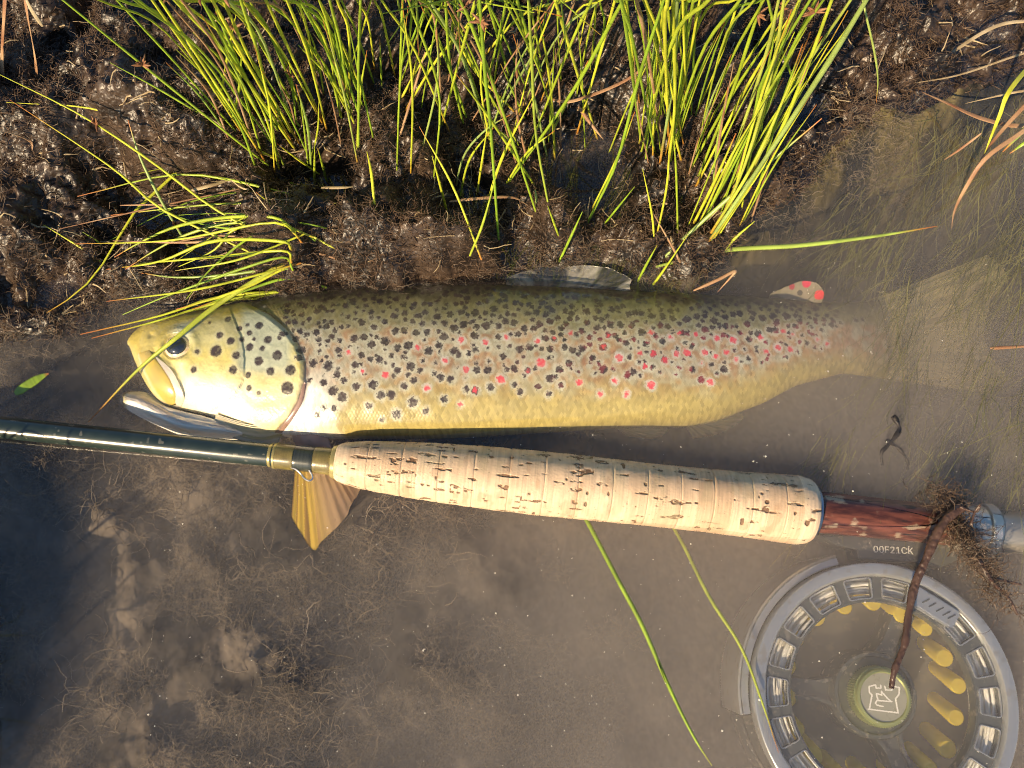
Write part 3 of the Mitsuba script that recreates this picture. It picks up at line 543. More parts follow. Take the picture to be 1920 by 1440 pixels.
# ------------------------------------------------------------------ the fly rod
def project(P):
    d = P - CAM; f = 960 / math.tan(math.radians(FOV / 2)); w = d @ FWD
    return 960 + f * (d @ RIGHT) / w, 720 - f * (d @ UP) / w
R0, R1 = at(0, 801, .0060), at(1660, 973, -.0062)
RD = (R1 - R0) / np.linalg.norm(R1 - R0)
sv = np.linspace(-.08, .5, 2000); spx = project(R0 + sv[:, None] * RD)[0]
def S(px, k=None):
    """Place along the axis under the place where the rod's upper side shows."""
    k = np.interp(px, [450, 520, 640, 1541, 1900], [.987, .985, .974, .968, .972]) if k is None else k
    return np.interp(960 + (np.asarray(px, float) - 960) * k, spx, sv)
MM = .0001775                                  # metres to one photograph pixel at the rod
RA = np.cross(RD, [0, 0, 1.0]); RA /= np.linalg.norm(RA); RB = np.cross(RA, RD)
def turned(prof, n=64, wob=0.0):
    """A body turned about the rod's axis: profile of (distance along the rod, radius). Returns vertices, faces, uv in millimetres."""
    pr = np.asarray(prof, float); g = np.linspace(0, 2 * np.pi, n + 1)
    r = pr[:, 1][:, None] * np.ones(n + 1)
    if wob: r = r + wob * (meshkit.fbm(np.stack([np.cos(g)[None] * 3 + 0 * r, np.sin(g)[None] * 3 + 0 * r, pr[:, 0][:, None] * 300 + 0 * r], -1), 3, 2) - .5)
    v = R0 + pr[:, 0][:, None, None] * RD + r[..., None] * (np.cos(g)[None, :, None] * RA + np.sin(g)[None, :, None] * RB)
    m, k = v.shape[:2]
    i, j = np.meshgrid(np.arange(m - 1), np.arange(n), indexing='ij')
    f = np.stack([i * k + j, i * k + j + 1, (i + 1) * k + j + 1, (i + 1) * k + j], -1).reshape(-1, 4)
    uv = np.stack([np.broadcast_to(g / (2 * np.pi), (m, k)), np.broadcast_to(pr[:, 0][:, None] * 1000, (m, k))], -1).reshape(-1, 2)
    tri = np.vstack([f[:, [0, 1, 2]], f[:, [0, 2, 3]]])
    mesh = trimesh.Trimesh(v.reshape(-1, 3), tri, process=False)
    return v.reshape(-1, 3), tri, uv
def barrel(px0, px1, r0, r1, n=6, lip=.00015, caps=True):
    s0, s1 = S(px0), S(px1); t = np.linspace(0, 1, n)
    p = [(s0, r0 - lip)] + [(s0 + lip + (s1 - s0 - 2 * lip) * k, r0 + (r1 - r0) * k) for k in t] + [(s1, r1 - lip)]
    return ([(s0, 0)] if caps else []) + p + ([(s1, 0)] if caps else [])
ROD = 'fly_rod'
tag(ROD, 'fly fishing rod with cork grip and dark blank lying across the water', 'fishing rod')
def rod_part(name, prof, bs, label=None, n=64, wob=0.0, smooth=True, parent=ROD):
    v, f, uv = turned(prof, n, wob)
    return add(f'{parent}__{name}', (v, f), bs, label=label, smooth=smooth, uv=uv)

def blank_col(p, n, uv):
    c = mix((0.010, 0.020, 0.017), (0.022, 0.034, 0.028), noise(p.x * 400, p.y * 400))
    return mix(c, (0.20, 0.19, 0.15), smoothstep(.80, .93, noise(p.x * 800, p.y * 800, p.z * 800)) * .5)
scene['rod_blank'] = {'type': 'twosided', 'bsdf': {'type': 'principled', 'base_color': proc(blank_col), 'roughness': .22, 'specular': .7, 'clearcoat': 1.0, 'clearcoat_gloss': .93}}
def wrap_col(p, n, uv):
    c = mix((0.085, 0.068, 0.022), (0.24, 0.19, 0.055), fbm(p.x * 500, p.y * 500, p.z * 500, 3)); return c * (.8 + .25 * noise(uv.y * 14))
scene['thread_olive'] = bump(princ(wrap_col, .25, .6, clearcoat=1.0, clearcoat_gloss=.9), lambda p, n, uv: .00004 * dr.sin(uv.y * 30.0), 1.0)
scene['thread_gold'] = princ((0.36, 0.30, 0.12), .3, .6, .4)
scene['thread_dark'] = princ(lambda p, n, uv: mix((0.012, 0.016, 0.014), (0.04, 0.045, 0.035), noise(uv.y * 10)), .2, .6, clearcoat=1.0, clearcoat_gloss=.95)
rod_part('blank', [(S(-130), 0), (S(-130), 20.5 * MM)] + [(S(x), (20.8 + 1.6 * x / 620) * MM) for x in range(-120, 500, 40)] + [(S(622), 21 * MM), (S(622), 0)], 'rod_blank')
rod_part('thread_wrap', barrel(508, 546, 24 * MM, 24.5 * MM), 'thread_olive', label='olive thread winding nearest the blank')
rod_part('thread_wrap', barrel(546, 582, 24.6 * MM, 24.8 * MM), 'thread_dark')
rod_part('thread_wrap', barrel(582, 616, 25 * MM, 26 * MM), 'thread_olive')
rod_part('gold_band', barrel(499, 505, 22.5 * MM, 23 * MM, lip=.0001), 'thread_gold'); rod_part('gold_band', barrel(508, 513, 25 * MM, 25 * MM, lip=.0001), 'thread_gold')
rod_part('winding_check', barrel(615, 624, 31 * MM, 33 * MM), 'thread_gold')
scene['wire'] = princ((0.72, 0.70, 0.66), .18, .5, 1.0)
c0 = R0 + S(556) * RD
hk = [R0 + S(x) * RD + o * MM * RA * -1 + u * MM * RB for x, o, u in ((546, 21, 11), (556, 23, 12), (566, 30, 10), (572, 38, 8), (580, 41, 7), (585, 37, 8), (582, 30, 10), (576, 24, 11))]
# the wire stands out on the side facing the lower edge of the picture
side = 1 if (RA[1] < 0) else -1
hk = [R0 + S(x) * RD + o * MM * RA * side + u * MM * RB for x, o, u in ((540, 20, 10), (552, 23, 9), (562, 30, 6), (570, 38, 5), (579, 42, 5), (585, 37, 6), (583, 30, 8), (577, 22, 10))]
v, f, _ = tube(smooth_path(hk, 40), .00032, 8); add(ROD + '__hook_keeper', (v, f), 'wire', label='small bent wire loop for the hook')

def cork_col(p, n, uv):
    a, s = uv.x, uv.y
    rg = dr.floor((s - 2.0) / 11.75); t = cell_rand(rg, 5)
    c = mix((0.54, 0.38, 0.245), (0.69, 0.535, 0.375), t)
    g = noise(s * 2.6, a * 6 + 40 * t); c = c * (.86 + .22 * g) * (.95 + .10 * noise(s * 9, a * 5))
    c = c * (.90 + .2 * fbm(s * .9, a * 26 + 9 * t, 2, 3))
    sh = a * 30 + 31 * t
    lent = smoothstep(.765, .82, noise(s * .17 + 13 * t, sh * 2.1, 3)) * smoothstep(.36, .56, fbm(s * .9, sh * 3.2, 5, 2))
    pit = smoothstep(.80, .86, fbm(s * .42, sh * .85, 8, 2)) ; spk = smoothstep(.80, .88, fbm(s * 1.3, sh * 2.5, 11, 3)) * .6
    col = mix(c, (0.16, 0.085, 0.045), dr.maximum(dr.maximum(lent, pit), spk) * .93)
    col = mix(col, (0.34, 0.19, 0.10), smoothstep(.60, .75, fbm(s * .3, a * 9, 21, 3)) * .35)
    return mix(col, (0.30, 0.27, 0.16), smoothstep(.55, .75, fbm(s * .2, a * 7, 33, 3)) * .35)
def cork_rel(p, n, uv):
    a, s = uv.x, uv.y; rg = dr.floor((s - 2.0) / 11.75); t = cell_rand(rg, 5); sh = a * 30 + 31 * t
    lent = smoothstep(.765, .82, noise(s * .17 + 13 * t, sh * 2.1, 3)) * smoothstep(.36, .56, fbm(s * .9, sh * 3.2, 5, 2)); pit = smoothstep(.80, .86, fbm(s * .42, sh * .85, 8, 2))
    return -.00045 * dr.maximum(lent, pit) + .00010 * noise(s * 2.6, a * 6 + 40 * t) + .00007 * noise(s * 6, a * 180)
scene['cork'] = bump(princ(cork_col, .55, .4, clearcoat=.25, clearcoat_gloss=.8), cork_rel, 1.0)
CB = [622, 686, 751, 821, 887, 953, 1019, 1082, 1147, 1213, 1275, 1337, 1409, 1472, 1541]
CPX = [622, 627, 640, 670, 700, 800, 900, 1000, 1100, 1200, 1300, 1400, 1480, 1512, 1530, 1538, 1541]
CHW = [32, 36, 40, 45.5, 49, 56, 60, 62, 61.5, 60.5, 60.5, 62.5, 66, 66.5, 63, 57, 50]
for a, b in zip(CB[:-1], CB[1:]):
    s0, s1 = S(a), S(b); t = np.unique(np.concatenate([np.linspace(0, 1, 16), [.012, .025, .045, .955, .975, .988]]))
    rr = np.interp(a + (b - a) * t, CPX, CHW) * MM
    g = np.minimum(t, 1 - t) * (s1 - s0); rr = rr - .00022 * np.exp(-g / .00018)
    prof = [(s0, 0), (s0, rr[0] - 2e-5)] + list(zip(s0 + 4e-5 + (s1 - s0 - 8e-5) * t, rr)) + [(s1, rr[-1] - 2e-5), (s1, 0)]
    rod_part('cork_ring', prof, 'cork', n=110, wob=.0003)
scene['cap_blue'] = princ((0.20, 0.24, 0.30), .22, .5, .9)
rod_part('grip_collar', barrel(1539, 1546, 51 * MM, 49 * MM), 'cap_blue')
def wood_col(p, n, uv):
    g = fbm(uv.x * 34, uv.y * .16, 2, 4); c = mix((0.042, 0.013, 0.010), (0.15, 0.048, 0.030), smoothstep(.25, .75, g))
    c = mix(c, (0.02, 0.012, 0.010), smoothstep(.70, .80, fbm(uv.x * 22, uv.y * .10, 9, 3)))
    return mix(c, (0.33, 0.27, 0.20), smoothstep(.58, .74, fbm(p.x * 260, p.y * 420, p.z * 300, 3)) * .7)
scene['rosewood'] = princ(wood_col, .35, .5, clearcoat=.4)
rod_part('reel_seat', barrel(1545, 1812, 40 * MM, 38 * MM, lip=.0004), 'rosewood', label='reddish brown wooden reel seat under the water')
scene['nickel'] = princ((0.62, 0.59, 0.52), .30, .5, .75)
rod_part('seat_hood', barrel(1806, 1862, 44 * MM, 46 * MM, lip=.0004), 'nickel', label='smooth silver hood')
kn = [(S(1862), 0), (S(1862), 47 * MM)]
rod_part('knurled_ring', barrel(1861, 1884, 50 * MM, 50 * MM, lip=.0005), 'knurl' if 'knurl' in scene else 'nickel', label='knurled silver locking ring')
scene['knurl'] = bump(princ((0.66, 0.64, 0.58), .28, .5, 1.0), lambda p, n, uv: .00016 * dr.abs(dr.sin(uv.y * 3.4 + uv.x * 260)) * dr.abs(dr.sin(uv.y * 3.4 - uv.x * 260)), 1.0, 1e-4)
scene[ROD + '__knurled_ring']['bsdf'] = {'type': 'ref', 'id': 'knurl'}
th = []
for k, s in enumerate(np.arange(S(1884), S(2060), .00028)): th.append((s, (40.5 if k % 2 else 38.5) * MM))
rod_part('threaded_barrel', [(th[0][0], 0)] + th + [(th[-1][0], 0)], 'nickel', label='threaded silver barrel at the butt')

# ------------------------------------------------------------------ the fly reel, just below the surface
RC = at(1662, 1308, -.0050)
PXM = (at(1762, 1308, -.005) - RC)[0] / 100 * .982      # metres to a photograph pixel on the reel's face
def pol(r, a): return np.array([r * math.cos(math.radians(a)), r * math.sin(math.radians(a))]) * PXM
REEL = 'fly_reel'
tag(REEL, 'round silver grey fly reel with slotted rim lying just under the water', 'fishing reel')
def reel(name, mesh, bs, label=None, parent=REEL, smooth=35):
    v, f = mesh; return add(f'{parent}__{name}', (np.asarray(v) + RC, f), bs, label=label, smooth=smooth)
def shift(m, o): return np.asarray(m[0]) + o, m[1]
def disc(r, n=128): return Point(0, 0).buffer(r * PXM, n // 4)
def dusty(base, dust, rough, metal, sc=500):
    def col(p, n, uv): return mix(base, dust, smoothstep(.55, .80, fbm(p.x * sc, p.y * sc, p.z * sc, 4)) * .75)
    return princ(col, rough, .5, metal)
scene['reel_grey'] = dusty((0.13, 0.14, 0.135), (0.34, 0.31, 0.25), .34, .5)
scene['reel_rim'] = dusty((0.55, 0.57, 0.57), (0.50, 0.47, 0.40), .26, .7, 420)
scene['reel_dark'] = dusty((0.16, 0.16, 0.14), (0.22, 0.20, 0.15), .45, .3, 300)
scene['reel_yellow'] = princ(lambda p, n, uv: mix((0.62, 0.47, 0.04), (0.74, 0.60, 0.07), fbm(p.x * 300, p.y * 300, 0, 2)), .4, .5)
scene['cap_lime'] = princ((0.40, 0.44, 0.19), .26, .5, .6)
scene['cap_face'] = dusty((0.44, 0.43, 0.33), (0.36, 0.34, 0.24), .38, .4, 700)
scene['fly_line'] = princ(lambda p, n, uv: mix((0.66, 0.64, 0.56), (0.88, 0.87, 0.82), noise(p.x * 500, p.y * 500)), .35, .5)
scene['engraving'] = princ((0.74, 0.72, 0.66), .4, .5)

# frame behind the spool: outer guard with two ridges, and a back plate
def arc_sweep(r_in, r_out, z0, z1, a0, a1, lip=.0006, n=90):
    pr = [(r_in, z0), (r_out - lip / PXM, z0), (r_out, z0 + lip), (r_out, z1 - lip), (r_out - lip / PXM, z1), (r_out - 3.2, z1), (r_out - 4.6, z1 - .0007), (r_out - 6.2, z1), (r_in + 1.5, z1), (r_in, z1 - lip)]
    g = np.radians(np.linspace(a0, a1, n)); m = len(pr)
    v = np.array([[[r * PXM * math.cos(t), r * PXM * math.sin(t), z] for r, z in pr] for t in g]).reshape(-1, 3)
    i, j = np.meshgrid(np.arange(n - 1), np.arange(m), indexing='ij'); j2 = (j + 1) % m
    f = np.stack([i * m + j, (i + 1) * m + j, (i + 1) * m + j2, i * m + j2], -1).reshape(-1, 4)
    e = (n - 1) * m
    cap = np.array([[0, k, k + 1, k + 1] for k in range(1, m - 1)] + [[e, e + k + 1, e + k, e + k] for k in range(1, m - 1)])
    F = np.vstack([f, cap]); tri = np.vstack([F[:, [0, 1, 2]], F[:, [0, 2, 3]]]); tri = tri[(tri[:, 1] != tri[:, 2]) & (tri[:, 0] != tri[:, 2])]
    return v, tri
reel('frame_guard', arc_sweep(256, 276, -.0300, -.0040, 103, 187), 'reel_rim', label='curved outer guard of the reel frame')
reel('frame_guard', arc_sweep(238, 262, -.0300, -.0165, -170, 60), 'reel_grey')
reel('back_plate', extrude(disc(238).difference(disc(30)), -.0300, -.0275), 'reel_grey')
# spool face: rim, ring of rounded slots, sunken floor
lip = [(253, -.0060), (253, -.0012), (251.5, -.0004), (248, 0), (236, 0), (231, -.0003), (228, -.0011), (226, -.0022), (226, -.0060)]
reel('spool_rim', lathe([(r * PXM, z) for r, z in lip] + [(lip[0][0] * PXM, lip[0][1])], 160), 'reel_rim', label='broad silver rim of the spool')
NS = 18
slots = []
for k in range(NS):
    a = 360 / NS * k + 17.5
    pts = [pol(223, a - 7.0 + 14.0 * t) for t in np.linspace(0, 1, 7)] + [pol(185, a + 6.8 - 13.6 * t) for t in np.linspace(0, 1, 7)]
    slots.append(Polygon(pts).buffer(-4.5 * PXM).buffer(4.5 * PXM, 6))
ringp = disc(226).difference(disc(180)).difference(unary_union(slots))
reel('slot_ring', extrude(ringp, -.0042, -.0024), 'reel_grey', label='ring of rounded slots showing the fly line')
for k, (s_, a) in enumerate([(s_, 360 / NS * k + 17.5) for k, s_ in enumerate(slots)]):
    edge = s_.buffer(1.6 * PXM).difference(s_.buffer(-.2 * PXM))
    reel('slot_edge', extrude(edge, -.0026, -.0019), 'reel_rim')
reel('inner_wall', lathe([(180 * PXM, -.0048), (180 * PXM, -.0068), (177 * PXM, -.0068), (177 * PXM, -.0032), (178 * PXM, -.0026), (181 * PXM, -.0026), (180 * PXM, -.0048)], 128), 'reel_grey')
lines = []
for r in np.arange(184, 225, 5.2):
    g = np.radians(np.linspace(0, 360, 140)); z = -.0053 + .0007 * np.sin(g * 3 + r) + .0006 * np.cos(g * 2 + r * 3)
    rr = (r + 1.8 * np.sin(g * 2 + r * 1.7)) * PXM
    lines.append(tube(np.stack([rr * np.cos(g), rr * np.sin(g), z], 1), .00048, 8)[:2])
reel('fly_line', cat(lines), 'fly_line', label='pale fly line wound on the spool')
reel('line_bed', extrude(disc(225).difference(disc(193)), -.0125, -.0066), 'fly_line')
floor = disc(224).difference(disc(50))
reel('spool_floor', extrude(floor, -.0240, -.0225), 'reel_dark', label='dark sunken floor of the spool')
for k in range(18):
    c_ = np.append(pol(171, 20 * k + 3.5), 0); rr_ = (17 + 2.2 * math.sin(k * 2.4)) * PXM
    post = lathe([(0, -.0226), (rr_ * .8, -.0226), (rr_, -.0106), (rr_ - .0005, -.0100), (0, -.0100)], 24)
    post[0][:, 1] += (-.0088 - post[0][:, 2]) * .42; post[0][:, 0] += (-.0088 - post[0][:, 2]) * -.12
    reel('spool_post', shift(post, c_ + [.0006 * math.sin(k * 5.1), .0005 * math.cos(k * 3.3), -.0012 * abs(math.sin(k * 1.9))]), 'reel_yellow')
for a in (62, 176, 288):
    e = [pol(58, a + 40), pol(70, a + 24), pol(110, a + 9), pol(176, a + 6), pol(176, a - 6), pol(110, a - 9), pol(70, a - 24), pol(58, a - 40)]
    sp = Polygon(e).buffer(2 * PXM); inn = sp.buffer(-7 * PXM)
    reel('spoke', cat([extrude(sp, -.0225, -.0125), extrude(sp.difference(inn), -.0125, -.0112)]), 'reel_grey')
reel('hub_ring', lathe([(r * PXM, z) for r, z in [(50, -.0225), (84, -.0225), (83, -.0095), (80, -.0086), (74, -.0086), (71, -.0094), (58, -.0098), (50, -.0098), (50, -.0225)]], 96), 'reel_grey')
# knurled cap with an engraved emblem
CAPC = np.array([2.0 * PXM, -1.0 * PXM, 0])
g = np.linspace(0, 2 * np.pi, 72 * 4, endpoint=False); rk = (55.5 + 1.3 * np.cos(g * 72)) * PXM
knob = Polygon(np.stack([rk * np.cos(g), rk * np.sin(g)], 1))
cp = reel('hub_cap', shift(extrude(knob, -.0098, -.0040), CAPC), 'cap_lime', label='lime green knurled cap at the centre')
reel('cap_bevel', shift(lathe([(r * PXM, z) for r, z in [(44, -.0040), (53, -.0040), (52.5, -.0031), (51, -.0027), (47, -.0025), (45, -.0029), (44, -.0040)]], 96), CAPC), 'cap_lime', parent=cp)
reel('cap_face', shift(extrude(disc(44.6), -.0040, -.0031), CAPC), 'cap_face', parent=cp)
def eng(pts, w=2.6):
    q = [((x - 720) / 9.6, -(y - 690) / 9.6) for x, y in pts]
    return LineString([(x * PXM, y * PXM) for x, y in q]).buffer(w / 2 * PXM)
emb = unary_union([eng([(410, 895), (955, 960), (935, 715), (1010, 635), (1030, 520)]), eng([(430, 895), (510, 645), (465, 605), (470, 500), (590, 470), (600, 530), (680, 530), (690, 480)]),
                   eng([(760, 500), (770, 560), (885, 565), (895, 510), (950, 500), (1030, 520)]), eng([(690, 590), (820, 740), (860, 765), (590, 745), (555, 790), (580, 825), (690, 850)]), eng([(590, 620), (610, 740)]), eng([(590, 620), (690, 650), (690, 590)])])
reel('emblem', shift(extrude(emb, -.0031, -.00295), CAPC), 'engraving', parent=cp, label='engraved castle emblem')
# counterweight clipped into the rim
cw = affinity.rotate(Polygon([(-47 * PXM, -19 * PXM), (47 * PXM, -19 * PXM), (47 * PXM, 19 * PXM), (-47 * PXM, 19 * PXM)]).buffer(-9 * PXM).buffer(9 * PXM, 8), -33, origin=(0, 0))
cwo = np.append(pol(203, 55.5), 0)
w = reel('counterweight', shift(cat([extrude(cw, -.0040, -.0004), extrude(cw.buffer(-2.5 * PXM), -.0004, .0000)]), cwo), 'reel_rim', label='raised silver counterweight on the slotted ring')
tk = []
for x in (-22, -8, 8, 22, 33): tk.append(affinity.rotate(LineString([((x - 3) * PXM, -6 * PXM), ((x + 5) * PXM, 7 * PXM)]).buffer(1.2 * PXM), -33, origin=(0, 0)))
reel('raised_mark', shift(extrude(unary_union(tk), -.0000, .0003), cwo), 'reel_grey', parent=w)
# foot that joins the reel to the seat, with its stamped number
def rp(px, py): q = at(px, py, -.008) - RC; return (q[0], q[1])
ft = Polygon([rp(1536, 1003), rp(1570, 1004), rp(1600, 1003), rp(1660, 1010), rp(1740, 1016), rp(1790, 1022), rp(1800, 1050), rp(1766, 1064), rp(1712, 1052), rp(1655, 1049), rp(1612, 1046), rp(1608, 1030), rp(1575, 1022)])
fo = reel('reel_foot', cat([extrude(ft, -.0140, -.0046), extrude(ft.buffer(-2.5 * PXM), -.0046, -.0041)]), 'reel_dark2' if 'reel_dark2' in scene else 'reel_grey', label='grey metal reel foot against the wooden seat')
tx = meshkit.text_mesh('00F21CK', 13 * PXM, .00022)
o = rp(1639, 1035); tv = np.array(tx.vertices); rot = math.radians(-3); tv[:, :2] = tv[:, :2] @ np.array([[math.cos(rot), math.sin(rot)], [-math.sin(rot), math.cos(rot)]])
reel('stamped_number', (tv + [o[0], o[1], -.0041], np.array(tx.faces)), 'engraving', parent=fo, label='worn white letters 00F21CK stamped on the foot', smooth=False)

# ------------------------------------------------------------------ rushes
def gz(P): return float(ground_z(P[0], P[1])[0])
def base_at(px, py):
    z = .006
    for _ in range(8): P = at(px, py, z); z = gz(P)
    return P
def rush_points(path, h, n=14, bend=0.0, sink=.004):
    """From the foot, found on the ground, through the places seen in the photograph; the height grows along the stem to h."""
    b = base_at(*path[0]); pts = [b - np.array([0, 0, sink])]
    if h < .014 and path[0][0] > 480 and path[0][0] < 660 and path[0][1] < 552:      # a lying stem comes up out of the peat
        pts = [b + np.array([.007 + .006 * math.sin(path[0][1] * 7.3), .002 * math.sin(path[0][1] * 3.1), -.008]), b - np.array([0, 0, .001])]
    q = np.array(path, float); L = np.concatenate([[0], np.cumsum(np.hypot(*np.diff(q, axis=0).T))]); L /= L[-1]
    for (x, y), l in list(zip(path, L))[1:]: pts.append(at(x, y, b[2] + (h - b[2]) * l))
    if path[-1][1] <= 2:                                     # leaves the picture: it goes on beyond the edge
        d = pts[-1] - pts[-2]; pts.append(pts[-1] + d / np.linalg.norm(d) * .05 + np.array([0, 0, -.004 * abs(bend)]))
    return smooth_path(pts, n)
seeds = np.random.default_rng(11)
def stem(plant, pts, r=.0008, mat='rush_green', sides=7, tip=.25, flat=1.0, label=None):
    n = len(pts); rad = r * .54 * np.concatenate([np.linspace(.85, 1, n // 2), np.linspace(1, tip, n - n // 2)])
    v, f, uv = tube(pts, rad, sides, flat); uv[:, 0] = seeds.random()
    return add(f'{plant}__stem', (v, f), mat, smooth=True, uv=uv, label=label)
def flower(key, c, d, r=.0016, n=11):
    c = np.asarray(c); out = []; m = trimesh.creation.icosphere(1, 1.0)
    for _ in range(n):
        e = seeds.normal(0, 1, 3) * .75 + np.asarray(d); e /= np.linalg.norm(e)
        a = np.cross(e, [.3, .5, .8]); a /= np.linalg.norm(a); b = np.cross(e, a); k = r * seeds.uniform(.7, 1.25)
        v = np.array(m.vertices) * [.30, .30, 1]; v[:, :2] *= (1.15 - .75 * (v[:, 2:] + 1) / 2)
        out.append(((v[:, :1] * a + v[:, 1:2] * b + (v[:, 2:] + .9) * e) * k + c, m.faces))
    v, f = cat(out); return add(key + '__flower_head', (v, f), 'flower_brown', smooth=True)
def along(pts, t): return pts[int(t * (len(pts) - 1))]

# left tussock: long stems sweeping up and to the left
A = 'rush_tussock'
tag(A, 'tall green rush tussock left of centre with stems sweeping to the upper left', 'rushes', 'rush tussocks on the bank')
LEFT = [([(497, 300), (420, 245), (290, 140), (115, -2)], .085, .00080), ([(440, 240), (340, 130), (219, 0)], .085, .0007), ([(554, 277), (440, 120), (328, 0)], .12, .0012), ([(562, 268), (480, 130), (418, 0)], .11, .0009), ([(546, 262), (470, 130), (398, 0)], .12, .0009),
        ([(490, 290), (400, 150), (300, 0)], .10, .0009), ([(455, 250), (370, 120), (285, 0)], .11, .0008), ([(520, 240), (440, 110), (378, 0)], .12, .0009), ([(480, 180), (430, 80), (400, 0)], .10, .0008), ([(600, 215), (550, 110), (498, 0)], .11, .0009), ([(611, 245), (580, 110), (538, 0)], .12, .0008),
        ([(660, 205), (610, 90), (562, 0)], .11, .0008), ([(652, 195), (640, 90), (618, 0)], .11, .0008), ([(690, 190), (640, 80), (598, 0)], .10, .0008), ([(700, 150), (668, 60), (640, 0)], .09, .0007), ([(665, 290), (675, 180), (688, 95)], .07, .0008),
        ([(669, 280), (672, 140), (676, 0)], .11, .0008), ([(700, 397), (697, 330), (688, 284)], .03, .0010), ([(746, 175), (752, 80), (755, 0)], .08, .0008), ([(713, 157), (712, 73)], .05, .0007), ([(585, 345), (590, 275)], .030, .0009), ([(610, 335), (596, 278)], .030, .0009),
        ([(505, 440), (400, 390), (280, 300), (150, 215), (0, 140)], .035, .00085), ([(530, 495), (420, 450), (300, 390), (230, 330), (160, 280), (18, 187)], .03, .00085), ([(470, 265), (320, 180), (206, 117)], .05, .0007), ([(365, 485), (310, 390), (265, 300), (240, 225)], .035, .0010),
        ([(500, 288), (450, 270), (380, 280), (320, 335), (250, 400), (200, 485), (150, 545), (82, 590)], .004, .0011), ([(485, 320), (330, 260), (180, 205), (12, 192)], .03, .0008), ([(200, 500), (160, 470), (82, 422)], .012, .0008), ([(200, 480), (185, 455), (155, 435)], .01, .0007), ([(210, 545), (222, 520), (235, 495)], .008, .0008),
        ([(620, 335), (560, 300), (520, 270)], .025, .0007), ([(500, 240), (460, 170), (420, 90)], .06, .0007), ([(400, 205), (370, 160), (335, 130)], .03, .0007), ([(470, 140), (430, 60), (400, 10)], .07, .0007)]
st = []
for path, h, r in LEFT: pts = rush_points(path, h); st.append((stem(A, pts, r), pts))
r_ = np.random.default_rng(5)
for _ in range(56):
    bx, by = r_.uniform(400, 700), r_.uniform(130, 330); k = (by) / r_.uniform(250, 400)
    if bx < 470: by = min(by, 250)
    L_ = r_.uniform(.35, 1.0); tx_ = bx - (380 - (bx - 400) * .85) * .62 * L_ * r_.uniform(.8, 1.15) + r_.normal(0, 55); ty_ = by - 330 * L_
    pts = rush_points([(bx, by), ((bx + tx_) / 2 + r_.normal(0, 5) + 8, (by + ty_) / 2), (tx_, max(ty_, -1))], .13 * L_ + .01); st.append((stem(A, pts, r_.uniform(.0005, .0010), 'dry_stem' if r_.random() < .12 else 'rush_green'), pts))
for i, t in ((0, .55), (2, .75), (5, .8), (9, .8), (12, .8), (7, .75), (22, .75), (26, .45), (40, .8), (48, .7), (55, .85), (60, .7), (25, .3)):
    flower(st[i][0], along(st[i][1], t), [.2, .1, .6])

# low stems lying over the shallows, left
B = 'trailing_rush'
tag(B, 'low rush tuft trailing its stems leftward over the shallows above the trout head', 'rushes')
LOW = [([(512, 405), (420, 408), (330, 425), (262, 455), (215, 482)], .008, .0010), ([(520, 420), (430, 418), (350, 440), (290, 470), (235, 505)], .010, .0009), ([(525, 450), (400, 452), (300, 490), (200, 505)], .006, .0010), ([(530, 468), (420, 480), (310, 490), (210, 498)], .006, .0008),
       ([(520, 485), (430, 490), (320, 512), (235, 512), (195, 500)], .006, .0009), ([(530, 500), (430, 515), (330, 520), (255, 510)], .007, .0009), ([(525, 430), (420, 470), (330, 495), (285, 515)], .012, .0009), ([(510, 415), (440, 430), (400, 470), (335, 500)], .012, .0008),
       ([(560, 547), (470, 550), (390, 562), (300, 592), (150, 627)], .006, .0011), ([(560, 543), (460, 556), (380, 575), (300, 600), (172, 634)], .005, .0010), ([(540, 500), (470, 535), (400, 560), (330, 580)], .012, .0009), ([(540, 520), (460, 545), (360, 580)], .010, .0009),
       ([(530, 480), (450, 505), (380, 530), (300, 560), (230, 590)], .012, .0008), ([(640, 465), (590, 445), (560, 420), (548, 395)], .018, .0008), ([(545, 430), (480, 440), (400, 500), (350, 560)], .02, .0007), ([(560, 445), (520, 395), (480, 360)], .02, .0007)]
for path, h, r in LOW[:4] + LOW[5:6] + LOW[7:]: stem(B, rush_points(path, h, 20), r * 1.1)
for _ in range(16):
    y0 = r_.uniform(330, 520); x0 = r_.uniform(455, 640); x2 = x0 - r_.uniform(120, 420); y2 = y0 + r_.uniform(-30, 130)
    stem(B, rush_points([(x0, y0), ((x0 + x2) / 2, (y0 + y2) / 2 - r_.uniform(-20, 40)), (x2, y2)], r_.uniform(.004, .024), 14), r_.uniform(.0005, .0010), 'dry_stem' if r_.random() < .25 else 'rush_green')

